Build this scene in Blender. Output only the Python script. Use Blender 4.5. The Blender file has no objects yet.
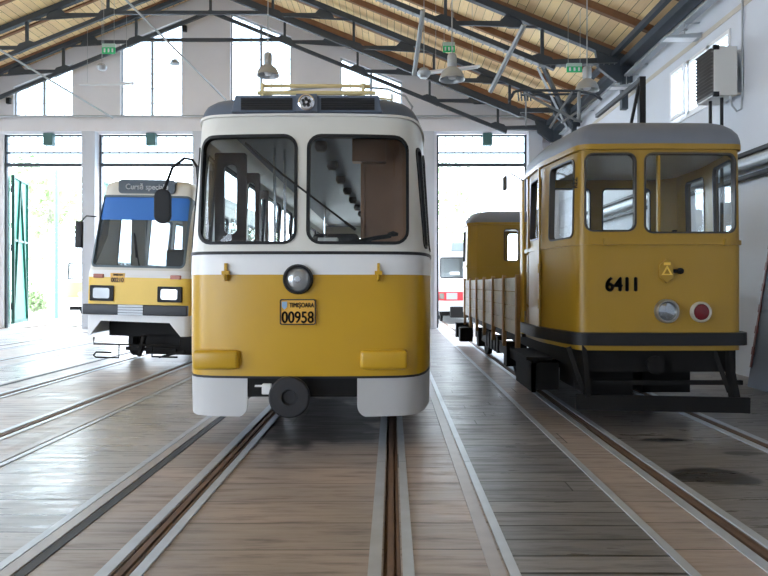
import bpy, bmesh, math, random
from mathutils import Vector, Matrix
random.seed(7)
R = math.radians
C = bpy.context.scene.collection
SC = bpy.context.scene
PI = math.pi

# ------------------------------------------------------------------ materials
MATS = {}
def mat(name, col, rough=0.5, metal=0.0, var=0.0, scale=3.0, bump=0.0, bscale=40.0, spec=0.5, dirt=None, dscale=1.2, damt=0.0):
    if name in MATS: return MATS[name]
    m = bpy.data.materials.new(name); m.use_nodes = True
    nt = m.node_tree; b = nt.nodes['Principled BSDF']
    b.inputs['Base Color'].default_value = (*col, 1); b.inputs['Roughness'].default_value = rough
    b.inputs['Metallic'].default_value = metal; b.inputs['Specular IOR Level'].default_value = spec
    tc = nt.nodes.new('ShaderNodeTexCoord')
    if var or dirt:
        n = nt.nodes.new('ShaderNodeTexNoise'); n.inputs['Scale'].default_value = scale; n.inputs['Detail'].default_value = 6
        nt.links.new(tc.outputs['Object'], n.inputs['Vector'])
        mx = nt.nodes.new('ShaderNodeMix'); mx.data_type = 'RGBA'
        mx.inputs[6].default_value = (*[c*(1-var) for c in col], 1); mx.inputs[7].default_value = (*[min(1, c*(1+var)) for c in col], 1)
        nt.links.new(n.outputs['Fac'], mx.inputs[0])
        out = mx.outputs[2]
        if dirt:
            n2 = nt.nodes.new('ShaderNodeTexNoise'); n2.inputs['Scale'].default_value = dscale; n2.inputs['Detail'].default_value = 8
            nt.links.new(tc.outputs['Object'], n2.inputs['Vector'])
            rp = nt.nodes.new('ShaderNodeMapRange'); rp.inputs[1].default_value = .5; rp.inputs[2].default_value = .8; rp.inputs[4].default_value = damt
            nt.links.new(n2.outputs['Fac'], rp.inputs[0])
            m2 = nt.nodes.new('ShaderNodeMix'); m2.data_type = 'RGBA'; m2.inputs[7].default_value = (*dirt, 1)
            nt.links.new(rp.outputs[0], m2.inputs[0]); nt.links.new(out, m2.inputs[6]); out = m2.outputs[2]
        nt.links.new(out, b.inputs['Base Color'])
    if bump:
        n = nt.nodes.new('ShaderNodeTexNoise'); n.inputs['Scale'].default_value = bscale; n.inputs['Detail'].default_value = 5
        nt.links.new(tc.outputs['Object'], n.inputs['Vector'])
        bp = nt.nodes.new('ShaderNodeBump'); bp.inputs['Strength'].default_value = bump; bp.inputs['Distance'].default_value = .02
        nt.links.new(n.outputs['Fac'], bp.inputs['Height']); nt.links.new(bp.outputs[0], b.inputs['Normal'])
    MATS[name] = m; return m

def glass_mat(name, tint, refl=1.0, rough=0.02, body=None, bodyfac=0.0, ior=1.36):
    m = bpy.data.materials.new(name); m.use_nodes = True; nt = m.node_tree; nt.nodes.clear()
    o = nt.nodes.new('ShaderNodeOutputMaterial'); t = nt.nodes.new('ShaderNodeBsdfTransparent'); t.inputs[0].default_value = (*tint, 1)
    g = nt.nodes.new('ShaderNodeBsdfGlossy'); g.inputs['Roughness'].default_value = rough; g.inputs[0].default_value = (refl, refl, refl, 1)
    f = nt.nodes.new('ShaderNodeFresnel'); f.inputs[0].default_value = ior
    f.inputs[0].default_value = 1.45; ge = nt.nodes.new('ShaderNodeNewGeometry')   # only the outer face of a pane reflects
    q1 = nt.nodes.new('ShaderNodeMath'); q1.operation = 'SUBTRACT'; q1.inputs[0].default_value = 1.0; nt.links.new(ge.outputs['Backfacing'], q1.inputs[1])
    q2 = nt.nodes.new('ShaderNodeMath'); q2.operation = 'MULTIPLY'; nt.links.new(f.outputs[0], q2.inputs[0]); nt.links.new(q1.outputs[0], q2.inputs[1])
    mx = nt.nodes.new('ShaderNodeMixShader'); nt.links.new(q2.outputs[0], mx.inputs[0])
    nt.links.new(g.outputs[0], mx.inputs[2])
    if body:
        d = nt.nodes.new('ShaderNodeBsdfDiffuse'); d.inputs[0].default_value = (*body, 1)
        m2 = nt.nodes.new('ShaderNodeMixShader'); m2.inputs[0].default_value = bodyfac
        nt.links.new(t.outputs[0], m2.inputs[1]); nt.links.new(d.outputs[0], m2.inputs[2]); nt.links.new(m2.outputs[0], mx.inputs[1])
    else: nt.links.new(t.outputs[0], mx.inputs[1])
    nt.links.new(mx.outputs[0], o.inputs[0])
    MATS[name] = m; return m

def plank_mat(name, col, axis, width, rough=0.5, var=0.35, gap=0.06, gapcol=(.02,.018,.015), length=4.0, glossvar=0.15, stains_and_shade=None, bump=.5, tone=(.9,.85,.8), pw=.45, bw=.45, streak=0.0):
    """planks: 'axis' is the axis ACROSS the planks (0=x,1=y)"""
    m = bpy.data.materials.new(name); m.use_nodes = True; nt = m.node_tree; L = nt.links
    b = nt.nodes['Principled BSDF']
    tc = nt.nodes.new('ShaderNodeTexCoord'); sp = nt.nodes.new('ShaderNodeSeparateXYZ'); L.new(tc.outputs['Object'], sp.inputs[0])
    def M(op, a, bb=None, c=None):
        n = nt.nodes.new('ShaderNodeMath'); n.operation = op
        for i, v in enumerate((a, bb, c)):
            if v is None: continue
            if isinstance(v, (int, float)): n.inputs[i].default_value = v
            else: L.new(v, n.inputs[i])
        return n.outputs[0]
    across = sp.outputs[axis]; along = sp.outputs[1-axis]
    wob = nt.nodes.new('ShaderNodeTexNoise'); wob.inputs['Scale'].default_value = .7; L.new(tc.outputs['Object'], wob.inputs['Vector'])
    u = M('ADD', M('DIVIDE', across, width), M('MULTIPLY', wob.outputs['Fac'], .12 if bump else 0.0)); idx = M('FLOOR', u); fr = M('FRACT', u)
    wn = nt.nodes.new('ShaderNodeTexWhiteNoise'); wn.noise_dimensions = '1D'; L.new(idx, wn.inputs['W'])
    v = M('ADD', M('DIVIDE', along, length), M('MULTIPLY', wn.outputs['Value'], 5.0)); idv = M('FLOOR', v)
    wn2 = nt.nodes.new('ShaderNodeTexWhiteNoise'); wn2.noise_dimensions = '2D'
    cb = nt.nodes.new('ShaderNodeCombineXYZ'); L.new(idx, cb.inputs[0]); L.new(idv, cb.inputs[1]); L.new(cb.outputs[0], wn2.inputs['Vector'])
    gapn = M('GREATER_THAN', M('ABSOLUTE', M('SUBTRACT', fr, .5)), M('SUBTRACT', .5, M('MULTIPLY', M('ADD', .4, wn.outputs['Value']), gap/2)))
    gapv = M('LESS_THAN', M('FRACT', v), .012/length)
    g = M('MAXIMUM', gapn, gapv)
    # streaky grain
    mp = nt.nodes.new('ShaderNodeMapping'); mp.inputs['Scale'].default_value = (30, 2, 5) if axis == 0 else (2, 30, 5); L.new(tc.outputs['Object'], mp.inputs[0])
    gn = nt.nodes.new('ShaderNodeTexNoise'); gn.inputs['Scale'].default_value = 1; gn.inputs['Detail'].default_value = 6; L.new(mp.outputs[0], gn.inputs['Vector'])
    big = nt.nodes.new('ShaderNodeTexNoise'); big.inputs['Scale'].default_value = 1.3; big.inputs['Detail'].default_value = 7; L.new(tc.outputs['Object'], big.inputs['Vector'])
    f = M('ADD', M('ADD', M('MULTIPLY', wn2.outputs['Value'], pw), M('MULTIPLY', gn.outputs['Fac'], .4)), M('MULTIPLY', big.outputs['Fac'], bw))
    mr = nt.nodes.new('ShaderNodeMapRange'); mr.inputs[1].default_value = .25; mr.inputs[2].default_value = 1.0; L.new(f, mr.inputs[0])
    mx = nt.nodes.new('ShaderNodeMix'); mx.data_type = 'RGBA'
    mx.inputs[6].default_value = (*[c*(1-var) for c in col], 1); mx.inputs[7].default_value = (*[min(1, c*(1+var)*t/.85) for c, t in zip(col, tone)], 1)
    L.new(mr.outputs[0], mx.inputs[0])
    m2 = nt.nodes.new('ShaderNodeMix'); m2.data_type = 'RGBA'; m2.inputs[7].default_value = (*gapcol, 1)
    L.new(g, m2.inputs[0]); L.new(mx.outputs[2], m2.inputs[6]); out = m2.outputs[2]
    ro = M('ADD', rough-glossvar, M('MULTIPLY', big.outputs['Fac'], 2*glossvar))
    if stains_and_shade:
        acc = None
        for (sx, sy, rx, ry) in stains_and_shade:
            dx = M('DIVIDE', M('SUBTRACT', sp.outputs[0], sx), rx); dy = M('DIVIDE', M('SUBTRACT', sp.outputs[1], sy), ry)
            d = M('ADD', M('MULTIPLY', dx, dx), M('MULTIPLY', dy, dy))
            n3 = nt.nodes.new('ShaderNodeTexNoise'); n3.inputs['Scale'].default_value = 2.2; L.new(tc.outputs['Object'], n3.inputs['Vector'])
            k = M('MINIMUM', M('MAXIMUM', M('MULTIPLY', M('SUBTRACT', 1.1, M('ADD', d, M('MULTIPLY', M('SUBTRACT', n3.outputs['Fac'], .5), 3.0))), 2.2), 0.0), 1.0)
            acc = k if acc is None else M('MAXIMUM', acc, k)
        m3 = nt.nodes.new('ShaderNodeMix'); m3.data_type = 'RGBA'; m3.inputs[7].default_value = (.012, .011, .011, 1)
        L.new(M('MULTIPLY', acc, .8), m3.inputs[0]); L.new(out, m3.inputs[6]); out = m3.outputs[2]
    if streak:
        mp2 = nt.nodes.new('ShaderNodeMapping'); mp2.inputs['Scale'].default_value = (1.1, 9, 1) if axis == 1 else (9, 1.1, 1); L.new(tc.outputs['Object'], mp2.inputs[0])
        sn = nt.nodes.new('ShaderNodeTexNoise'); sn.inputs['Scale'].default_value = 1.5; sn.inputs['Detail'].default_value = 9; sn.inputs['Roughness'].default_value = .65; L.new(mp2.outputs[0], sn.inputs['Vector'])
        r2 = nt.nodes.new('ShaderNodeMapRange'); r2.inputs[1].default_value = .50; r2.inputs[2].default_value = .70; r2.inputs[4].default_value = streak; L.new(sn.outputs['Fac'], r2.inputs[0])
        m4 = nt.nodes.new('ShaderNodeMix'); m4.data_type = 'RGBA'; m4.inputs[7].default_value = (*[c*.25 for c in col], 1)
        L.new(r2.outputs[0], m4.inputs[0]); L.new(out, m4.inputs[6]); out = m4.outputs[2]
        r3 = nt.nodes.new('ShaderNodeMapRange'); r3.inputs[1].default_value = .35; r3.inputs[2].default_value = .65; r3.inputs[3].default_value = -.10; r3.inputs[4].default_value = .12; L.new(sn.outputs['Fac'], r3.inputs[0])
        ro = M('ADD', ro, r3.outputs[0])
    L.new(out, b.inputs['Base Color']); L.new(ro, b.inputs['Roughness'])
    if bump:
        h = M('SUBTRACT', M('ADD', M('MULTIPLY', gn.outputs['Fac'], .25), M('MULTIPLY', wn2.outputs['Value'], .35)), M('MULTIPLY', g, 1.0))
        bp = nt.nodes.new('ShaderNodeBump'); bp.inputs['Strength'].default_value = bump; bp.inputs['Distance'].default_value = .012
        L.new(h, bp.inputs['Height']); L.new(bp.outputs[0], b.inputs['Normal'])
    MATS[name] = m; return m

YEL = mat('yellow_paint', (.54, .315, .016), .32, 0, .06, 2.0, dirt=(.45,.27,.06), damt=.35)
OCH = mat('ochre_paint', (.38, .225, .022), .36, 0, .07, 2.5, dirt=(.35,.22,.06), damt=.4)
YEL2 = mat('warm_yellow_paint', (.85, .58, .10), .4, 0, .05)
CREAM = mat('cream_paint', (.69, .68, .63), .35, 0, .05, 2.0, dirt=(.5,.46,.38), damt=.35)
WHITE = mat('white_paint', (.78, .79, .80), .35, 0, .03)
GREYW = mat('skirt_paint', (.50, .50, .50), .4, 0, .05, 3.0, dirt=(.4,.38,.34), damt=.4)
ROOFB = mat('blue_grey_roof_paint', (.10, .13, .18), .45, 0, .1)
ROOFG = mat('grey_roof_paint', (.17, .19, .235), .45, 0, .08)
BLACK = mat('black_rubber', (.010, .011, .013), .55, spec=.3)
BLK2 = mat('black_paint', (.014, .014, .016), .5, 0, .2, spec=.35)
DARK = mat('greasy_iron', (.010, .0095, .0095), .7, .0, .3, spec=.2)
STEEL = mat('truss_iron', (.055, .068, .085), .5, .2, .15)
CHROME = mat('chrome', (.75, .77, .8), .18, 1.0)
LENS = mat('lamp_lens', (.42, .44, .45), .15, .6)
RED = mat('red_lens', (.15, .01, .015), .25)
GALV = mat('galvanised_steel', (.42, .45, .48), .45, .4, .15)
RAIL = mat('rusty_rail', (.15, .09, .06), .65, .1, .35, 6.0)
RAILD = mat('dark_rail', (.045, .035, .03), .4, .5, .3, 6.0)
STRIP = mat('steel_strip', (.48, .52, .57), .40, .3, .2, 5.0)
WOODP = mat('varnished_panel', (.22, .11, .06), .4, 0, .25, 4.0)
WOODD = mat('dark_wood', (.045, .025, .018), .4, 0, .25, 4.0)
RAFT = mat('rafter_wood', (.22, .105, .05), .65, 0, .3, 4.0)
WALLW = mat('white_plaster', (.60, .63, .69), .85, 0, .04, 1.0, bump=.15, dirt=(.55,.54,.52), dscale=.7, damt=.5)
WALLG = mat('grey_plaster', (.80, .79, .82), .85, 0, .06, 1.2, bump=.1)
STAINB = mat('dirty_plaster', (.52, .48, .42), .85, 0, .15, 2.0)
PVC = mat('white_pvc', (.8, .8, .82), .4)
GREEN = mat('green_door_paint', (.12, .40, .31), .5, 0, .15, 3.0)
GRND = mat('green_dark', (.02, .10, .08), .5)
SIGNG = mat('exit_green', (.02, .50, .18), .5)
BLUE = mat('blue_film', (.03, .17, .55), .5)
PLATE = mat('orange_plate', (.75, .42, .06), .4)
INK = mat('black_ink', (.01, .01, .012), .5)
WINK = mat('white_ink', (.75, .78, .8), .5)
LINER = mat('cream_laminate', (.88, .88, .82), .4, 0, .08)
SEATM = mat('brown_vinyl', (.20, .09, .06), .5)
BOARD = mat('weathered_white_board', (.90, .87, .80), .7, 0, .15, 6.0, dirt=(.25,.2,.14), dscale=3, damt=.5)
STAKE = mat('stake_wood', (.42, .25, .09), .6, 0, .25, 6.0)
CONC = mat('concrete_ground', (.42, .41, .39), .9, 0, .15, 1.0)
LEAFM = mat('leaf_green', (.32, .42, .22), .7, 0, .4, 3.0)
BARK = mat('bark', (.32, .30, .26), .9)
PANELB = mat('blue_grey_panel', (.12, .14, .19), .5, 0, .15)
PANELG = mat('pale_grey_panel', (.50, .53, .57), .5, 0, .05)
YBAR = mat('pale_yellow_tube', (.70, .58, .30), .45)
GLASS = glass_mat('window_glass', (.95, .97, .97))
GLASSD = glass_mat('hazy_glass', (.72, .76, .78), body=(.6,.65,.7), bodyfac=.04, ior=1.25)
SHADEG = mat('lamp_globe_glass', (.06, .05, .045), .4)

FL_DARK = plank_mat('dark_sleeper_floor', (.18, .18, .19), 1, .23, .38, .36, .10, length=3.3, bump=.9, streak=.7)
FL_GREY = plank_mat('grey_plank_floor', (.35, .355, .37), 1, .31, .30, .30, .045, length=9, bump=.5, glossvar=.06, streak=.45)
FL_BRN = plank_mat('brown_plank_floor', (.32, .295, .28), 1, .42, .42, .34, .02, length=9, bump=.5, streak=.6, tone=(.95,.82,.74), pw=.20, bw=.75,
                   stains_and_shade=[(-.75, 7.6, .75, 1.6), (-.75, 13, .75, 4.5)])  # oil stain plus the shadow under the centre tram, painted into the floor colour
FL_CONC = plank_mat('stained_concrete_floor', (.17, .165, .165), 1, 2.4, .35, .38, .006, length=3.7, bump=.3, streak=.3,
                    stains_and_shade=[(2.7, 5.2, .34, .26), (2.75, 6.4, .35, .09), (3.35, 5.9, .2, .08), (3.4, 5.2, .15, .08)])
CEILM = plank_mat('roof_boarding', (.92, .62, .34), 0, .24, .6, .25, .06, gapcol=(.10,.055,.025), length=4.3, bump=0, tone=(.87,.85,.82))

# ------------------------------------------------------------------ object helpers
def link(o, parent=None):
    C.objects.link(o)
    if parent is not None: o.parent = parent
    return o
def tag(o, label=None, cat=None, group=None, kind=None):
    if label: o['label'] = label
    if cat: o['category'] = cat
    if group: o['group'] = group
    if kind: o['kind'] = kind
    return o
def empty(name, loc=(0,0,0), rz=0):
    o = bpy.data.objects.new(name, None); o.location = loc; o.rotation_euler = (0, 0, rz); o.empty_display_size = .1
    C.objects.link(o); return o
def obj(name, bm, m, parent=None, smooth=False, bevel=0, autosmooth=None):
    if bevel:
        es = [e for e in bm.edges if len(e.link_faces) == 2 and e.calc_face_angle(0) > .6]
        bmesh.ops.bevel(bm, geom=es, offset=bevel, segments=2, affect='EDGES', profile=.5)
    bmesh.ops.recalc_face_normals(bm, faces=bm.faces[:])
    me = bpy.data.meshes.new(name); bm.to_mesh(me); bm.free()
    if smooth:
        for p in me.polygons: p.use_smooth = True
        try: me.set_sharp_from_angle(angle=R(autosmooth or 35))
        except Exception: pass
    if isinstance(m, (list, tuple)):
        for q in m: me.materials.append(q)
    elif m: me.materials.append(m)
    return link(bpy.data.objects.new(name, me), parent)
def NB(): return bmesh.new()
def box(bm, x0, x1, y0, y1, z0, z1, mi=0):
    vs = [bm.verts.new(p) for p in ((x0,y0,z0),(x1,y0,z0),(x1,y1,z0),(x0,y1,z0),(x0,y0,z1),(x1,y0,z1),(x1,y1,z1),(x0,y1,z1))]
    for f in ((0,3,2,1),(4,5,6,7),(0,1,5,4),(1,2,6,5),(2,3,7,6),(3,0,4,7)):
        q = bm.faces.new([vs[i] for i in f]); q.material_index = mi
    return vs
def rbox(bm, x0, x1, y0, y1, z0, z1, r, mi=0, seg=3):
    b2 = bmesh.new(); box(b2, x0, x1, y0, y1, z0, z1, mi)
    bmesh.ops.bevel(b2, geom=b2.edges[:], offset=r, segments=seg, affect='EDGES', profile=.5)
    merge(bm, b2)
def merge(bm, b2, M=None):
    if M is not None: b2.transform(M)
    me = bpy.data.meshes.new('tmp'); b2.to_mesh(me); b2.free(); bm.from_mesh(me); bpy.data.meshes.remove(me)
def bar(bm, a, b, w, h=None, mi=0, up=(0,0,1)):
    """rectangular bar from a to b"""
    a = Vector(a); b = Vector(b); h = h or w; d = (b-a).normalized(); up = Vector(up)
    if abs(d.dot(up)) > .98: up = Vector((0,1,0))
    s = d.cross(up).normalized(); u = s.cross(d).normalized()
    vs = []
    for p in (a, b):
        for (i, j) in ((-1,-1),(1,-1),(1,1),(-1,1)): vs.append(bm.verts.new(p + s*i*w/2 + u*j*h/2))
    for f in ((0,1,2,3),(7,6,5,4),(0,4,5,1),(1,5,6,2),(2,6,7,3),(3,7,4,0)):
        q = bm.faces.new([vs[i] for i in f]); q.material_index = mi
def tube(bm, pts, r, n=8, mi=0, cap=True):
    pts = [Vector(p) for p in pts]; rings = []
    rr = r if isinstance(r, (list, tuple)) else [r]*len(pts)
    for i, p in enumerate(pts):
        d = (pts[min(i+1, len(pts)-1)] - pts[max(i-1, 0)]).normalized()
        up = Vector((0,0,1)) if abs(d.z) < .95 else Vector((0,1,0))
        s = d.cross(up).normalized(); u = s.cross(d).normalized()
        rings.append([bm.verts.new(p + (s*math.cos(k*2*PI/n) + u*math.sin(k*2*PI/n))*rr[i]) for k in range(n)])
    for i in range(len(rings)-1):
        for k in range(n):
            f = bm.faces.new((rings[i][k], rings[i][(k+1)%n], rings[i+1][(k+1)%n], rings[i+1][k])); f.material_index = mi
    if cap:
        f = bm.faces.new(rings[0][::-1]); f.material_index = mi
        f = bm.faces.new(rings[-1]); f.material_index = mi
def lathe(bm, prof, n=24, M=None, mi=0):
    """prof: list of (r, h) about z"""
    b2 = bmesh.new(); rings = []
    for (r, h) in prof:
        if r < 1e-5: rings.append([b2.verts.new((0,0,h))])
        else: rings.append([b2.verts.new((r*math.cos(k*2*PI/n), r*math.sin(k*2*PI/n), h)) for k in range(n)])
    for a, b in zip(rings, rings[1:]):
        for k in range(n):
            va = [a[k % len(a)], a[(k+1) % len(a)]] if len(a) > 1 else [a[0]]
            vb = [b[(k+1) % len(b)], b[k % len(b)]] if len(b) > 1 else [b[0]]
            q = va + vb
            if len(q) >= 3: f = b2.faces.new(q); f.material_index = mi
    merge(bm, b2, M)
def rrect(x0, x1, z0, z1, r, n=5):
    """rounded rect outline; r may be a 4-tuple (bl, br, tr, tl)"""
    if not isinstance(r, tuple): r = (r,)*4
    out = []
    for (cx, cz, rr, a0) in ((x0+r[0], z0+r[0], r[0], PI), (x1-r[1], z0+r[1], r[1], 1.5*PI), (x1-r[2], z1-r[2], r[2], 0), (x0+r[3], z1-r[3], r[3], .5*PI)):
        for k in range(n+1):
            a = a0 + k*PI/2/n; out.append((cx+rr*math.cos(a), cz+rr*math.sin(a)))
    return out
def prism(bm, outline, d0, d1, axis='y', mi=0, M=None):
    """outline in (u,v); axis y: (u, d, v); axis x: (d, u, v); axis z: (u, v, d)"""
    b2 = bmesh.new()
    f3 = {'y': lambda u,v,d: (u,d,v), 'x': lambda u,v,d: (d,u,v), 'z': lambda u,v,d: (u,v,d)}[axis]
    a = [b2.verts.new(f3(u,v,d0)) for u,v in outline]; b = [b2.verts.new(f3(u,v,d1)) for u,v in outline]
    n = len(outline)
    b2.faces.new(a); b2.faces.new(b[::-1])
    for k in range(n): b2.faces.new((a[k], b[k], b[(k+1)%n], a[(k+1)%n]))
    for f in b2.faces: f.material_index = mi
    bmesh.ops.recalc_face_normals(b2, faces=b2.faces[:])
    merge(bm, b2, M)
def frame_prism(bm, o1, o2, d0, d1, axis='y'):
    """ring between outline o1 (outer) and o2 (inner) with the same count"""
    f3 = {'y': lambda u,v,d: (u,d,v), 'x': lambda u,v,d: (d,u,v)}[axis]
    A = [bm.verts.new(f3(u,v,d0)) for u,v in o1]; B = [bm.verts.new(f3(u,v,d0)) for u,v in o2]
    A2 = [bm.verts.new(f3(u,v,d1)) for u,v in o1]; B2 = [bm.verts.new(f3(u,v,d1)) for u,v in o2]
    n = len(o1)
    for k in range(n):
        j = (k+1) % n
        bm.faces.new((A[k],A[j],B[j],B[k])); bm.faces.new((A2[j],A2[k],B2[k],B2[j]))
        bm.faces.new((A[j],A[k],A2[k],A2[j])); bm.faces.new((B[k],B[j],B2[j],B2[k]))
def boolean(bmA, bmB, op):
    """returns a new bmesh"""
    bmesh.ops.recalc_face_normals(bmA, faces=bmA.faces[:]); bmesh.ops.recalc_face_normals(bmB, faces=bmB.faces[:])
    ma = bpy.data.meshes.new('a'); bmA.to_mesh(ma); mb = bpy.data.meshes.new('b'); bmB.to_mesh(mb)
    oa = bpy.data.objects.new('a', ma); ob = bpy.data.objects.new('b', mb); C.objects.link(oa); C.objects.link(ob)
    md = oa.modifiers.new('b', 'BOOLEAN'); md.object = ob; md.operation = op; md.solver = 'EXACT'
    dg = bpy.context.evaluated_depsgraph_get(); ev = oa.evaluated_get(dg); me = bpy.data.meshes.new_from_object(ev)
    out = bmesh.new(); out.from_mesh(me)
    bpy.data.objects.remove(oa); bpy.data.objects.remove(ob)
    for q in (ma, mb, me): bpy.data.meshes.remove(q)
    return out
def text(name, s, size, m, parent, loc, rot=(R(90),0,0), extrude=.003, bold=.0, sx=1.0, align='CENTER'):
    cu = bpy.data.curves.new('txt', 'FONT'); cu.body = s; cu.size = size; cu.extrude = extrude;  cu.align_x = align; cu.align_y = 'CENTER'
    o = bpy.data.objects.new('txt', cu); C.objects.link(o)
    dg = bpy.context.evaluated_depsgraph_get(); me = bpy.data.meshes.new_from_object(o.evaluated_get(dg))
    bpy.data.objects.remove(o); bpy.data.curves.remove(cu)
    if bold:
        bt = bmesh.new()
        for (dx, dy) in ((-bold,0),(bold,0),(0,-bold*.7),(0,bold*.7)):
            b2 = bmesh.new(); b2.from_mesh(me); merge(bt, b2, Matrix.Translation((dx,dy,0)))
        bt.to_mesh(me); bt.free()
    me.transform(Matrix.Diagonal((sx,1,1,1))); me.materials.clear(); me.materials.append(m)
    r = bpy.data.objects.new(name, me); link(r, parent); r.location = loc; r.rotation_euler = rot; return r
def structure(name, bm, m, **k):
    o = obj(name, bm, m, **k); o['kind'] = 'structure'; return o
def copy_tree(o, parent=None):
    c = o.copy(); C.objects.link(c); c.parent = parent
    for ch in list(o.children): copy_tree(ch, c)
    return c
ROTX = Matrix.Rotation(R(90), 4, 'X')      # z axis -> -y (towards camera)

# ------------------------------------------------------------------ body shells
class Body:
    """tram body: plan outline (front half points, right side) swept over z; local x right, y back"""
    def __init__(s, half, L, zfac=None, rear=None, n_mirror=True):
        s.half = half; s.L = L; s.zfac = zfac or (lambda z: (1.0, 0.0))
    def loop(s, z, off=0.0):
        k, dt = s.zfac(z)
        h = [(x*k, t+dt) for x, t in s.half] + [(s.half[-1][0]*k, s.L-.25), (s.half[-1][0]*k-.22, s.L)]
        pts = h + [(-x, t) for x, t in h[::-1][:-1]] if h[0][0] == 0 else h + [(-x, t) for x, t in h[::-1]]
        # order: front centre -> right -> rear right -> rear left -> left
        if not off: return pts
        out = []; n = len(pts)
        for i in range(n):
            a = Vector(pts[i-1]); p = Vector(pts[i]); b = Vector(pts[(i+1) % n])
            d1 = (p-a).normalized(); d2 = (b-p).normalized()
            n1 = Vector((d1.y, -d1.x)); n2 = Vector((d2.y, -d2.x)); nn = (n1+n2).normalized()
            q = p + nn*(off/max(.4, nn.dot(n1))); out.append((q.x, q.y))
        return out
    def shell(s, z0, z1, o_out=0.0, o_in=-.05, nz=1):
        bm = bmesh.new(); zs = [z0+(z1-z0)*i/nz for i in range(nz+1)]
        O = [[bm.verts.new((x,y,z)) for x,y in s.loop(z, o_out)] for z in zs]
        I = [[bm.verts.new((x,y,z)) for x,y in s.loop(z, o_in)] for z in zs]
        n = len(O[0])
        for i in range(nz):
            for k in range(n):
                j = (k+1) % n
                bm.faces.new((O[i][k], O[i][j], O[i+1][j], O[i+1][k])); bm.faces.new((I[i][j], I[i][k], I[i+1][k], I[i+1][j]))
        for k in range(n):
            j = (k+1) % n
            bm.faces.new((O[0][j], O[0][k], I[0][k], I[0][j])); bm.faces.new((O[-1][k], O[-1][j], I[-1][j], I[-1][k]))
        return bm
    def slab(s, z0, z1, off=-.05):
        bm = bmesh.new(); A = [bm.verts.new((x,y,z0)) for x,y in s.loop(z0, off)]; B = [bm.verts.new((x,y,z1)) for x,y in s.loop(z1, off)]
        n = len(A); bm.faces.new(A[::-1]); bm.faces.new(B)
        for k in range(n): bm.faces.new((A[k], A[(k+1)%n], B[(k+1)%n], B[k]))
        return bm
    def dome(s, prof):
        """prof list of (z, inset)"""
        bm = bmesh.new(); base = s.loop(prof[0][0]); w_ = max(x for x, y in base); f_ = min(y for x, y in base); l_ = max(y for x, y in base)-f_
        rings = [[bm.verts.new((x*(w_-ins)/w_, f_+ins+(y-f_)*(l_-2*ins)/l_, z)) for x, y in base] for z, ins in prof]
        n = len(rings[0])
        for a, b in zip(rings, rings[1:]):
            for k in range(n): bm.faces.new((a[k], a[(k+1)%n], b[(k+1)%n], b[k]))
        bm.faces.new(rings[0][::-1]); bm.faces.new(rings[-1])
        return bm

def cutter(bm, kind, u0, u1, z0, z1, r, d0, d1, grow=0.0):
    rr = tuple(q+grow for q in r) if isinstance(r, tuple) else r+grow
    prism(bm, rrect(u0-grow, u1+grow, z0-grow, z1+grow, rr), d0, d1, kind)

def glaze(body, parent, shell_bm, wins, z0, z1, mat_body, name, gas=.03, gmat=BLACK, prot=.012, glass=None, pane_off=-.03):
    """cut wins = [(axis,u0,u1,z0,z1,r,d0,d1)] into shell, add gaskets and panes"""
    cut = bmesh.new()
    for w in wins: cutter(cut, *w)
    out = boolean(shell_bm, cut, 'DIFFERENCE'); cut.free(); shell_bm.free()
    o = obj(name, out, mat_body, parent, smooth=True, autosmooth=30)
    for w in wins:
        g = bmesh.new(); cutter(g, *w, grow=gas*.35); h = bmesh.new(); cutter(h, *w, grow=-gas)
        sh = body.shell(z0, z1, prot, -.056, 1)
        a = boolean(sh, g, 'INTERSECT'); b = boolean(a, h, 'DIFFERENCE')
        for q in (sh, g, h, a): q.free()
        fr = obj('window_gasket', b, gmat, parent, smooth=True, autosmooth=30)
        sh = body.shell(z0, z1, pane_off, pane_off-.008, 1); h = bmesh.new(); cutter(h, *w, grow=-gas*.6)
        a = boolean(sh, h, 'INTERSECT'); sh.free(); h.free()
        obj('window_pane', a, glass or GLASS, parent, smooth=True, autosmooth=30)
    return o

def wheelset(parent, y, gauge=1.5, r=.35, x0=0.0):
    b = NB()
    for s in (-1, 1):
        M = Matrix.Translation((x0+s*gauge/2, y, r+.006)) @ Matrix.Rotation(R(90), 4, 'Y')
        lathe(b, [(0,-.05),(r*.5,-.05),(r*.55,-.03),(r*.85,-.03),(r*.88,-.05),(r,-.05),(r,.05),(r*.88,.05),(r*.85,.03),(r*.3,.03),(r*.28,.07),(0,.07)], 24, M)
    tube(b, [(x0-gauge/2, y, r), (x0+gauge/2, y, r)], .06, 10)
    return obj('wheelset', b, DARK, parent, smooth=True)
def headlamp(parent, loc, r, ring=BLACK, lens=LENS, name='headlight', depth=.07, shield=True):
    b = NB(); M = Matrix.Translation(loc) @ ROTX
    lathe(b, [(0,-.05),(r,-.05),(r,depth*.6),(r*.92,depth),(r*.82,depth),(r*.78,depth*.7),(r*.78,0),(0,0)], 28, M)
    o = obj(name, b, ring, parent, smooth=True)
    b = NB(); lathe(b, [(r*.79,depth*.5),(r*.6,depth*.75),(r*.3,depth*.9),(0,depth*.95)], 28, M)
    obj('lens', b, lens, o, smooth=True)
    if shield: b = NB(); lathe(b, [(r*.22,depth*.9),(r*.2,depth*1.05),(0,depth*1.1)], 14, M); obj('bulb_shield', b, CHROME, o, smooth=True)
    return o

# ================================================================== HALL
XR, XL, YB, YF = 6.2, -19.4, 23.0, -6.4
EAVE, SL, AX = 7.3, .405, -6.6
APZ = EAVE + SL*(XR-AX)
def rz(x): return EAVE + SL*(XR-x) if x > AX else EAVE + SL*(x-XL)

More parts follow.
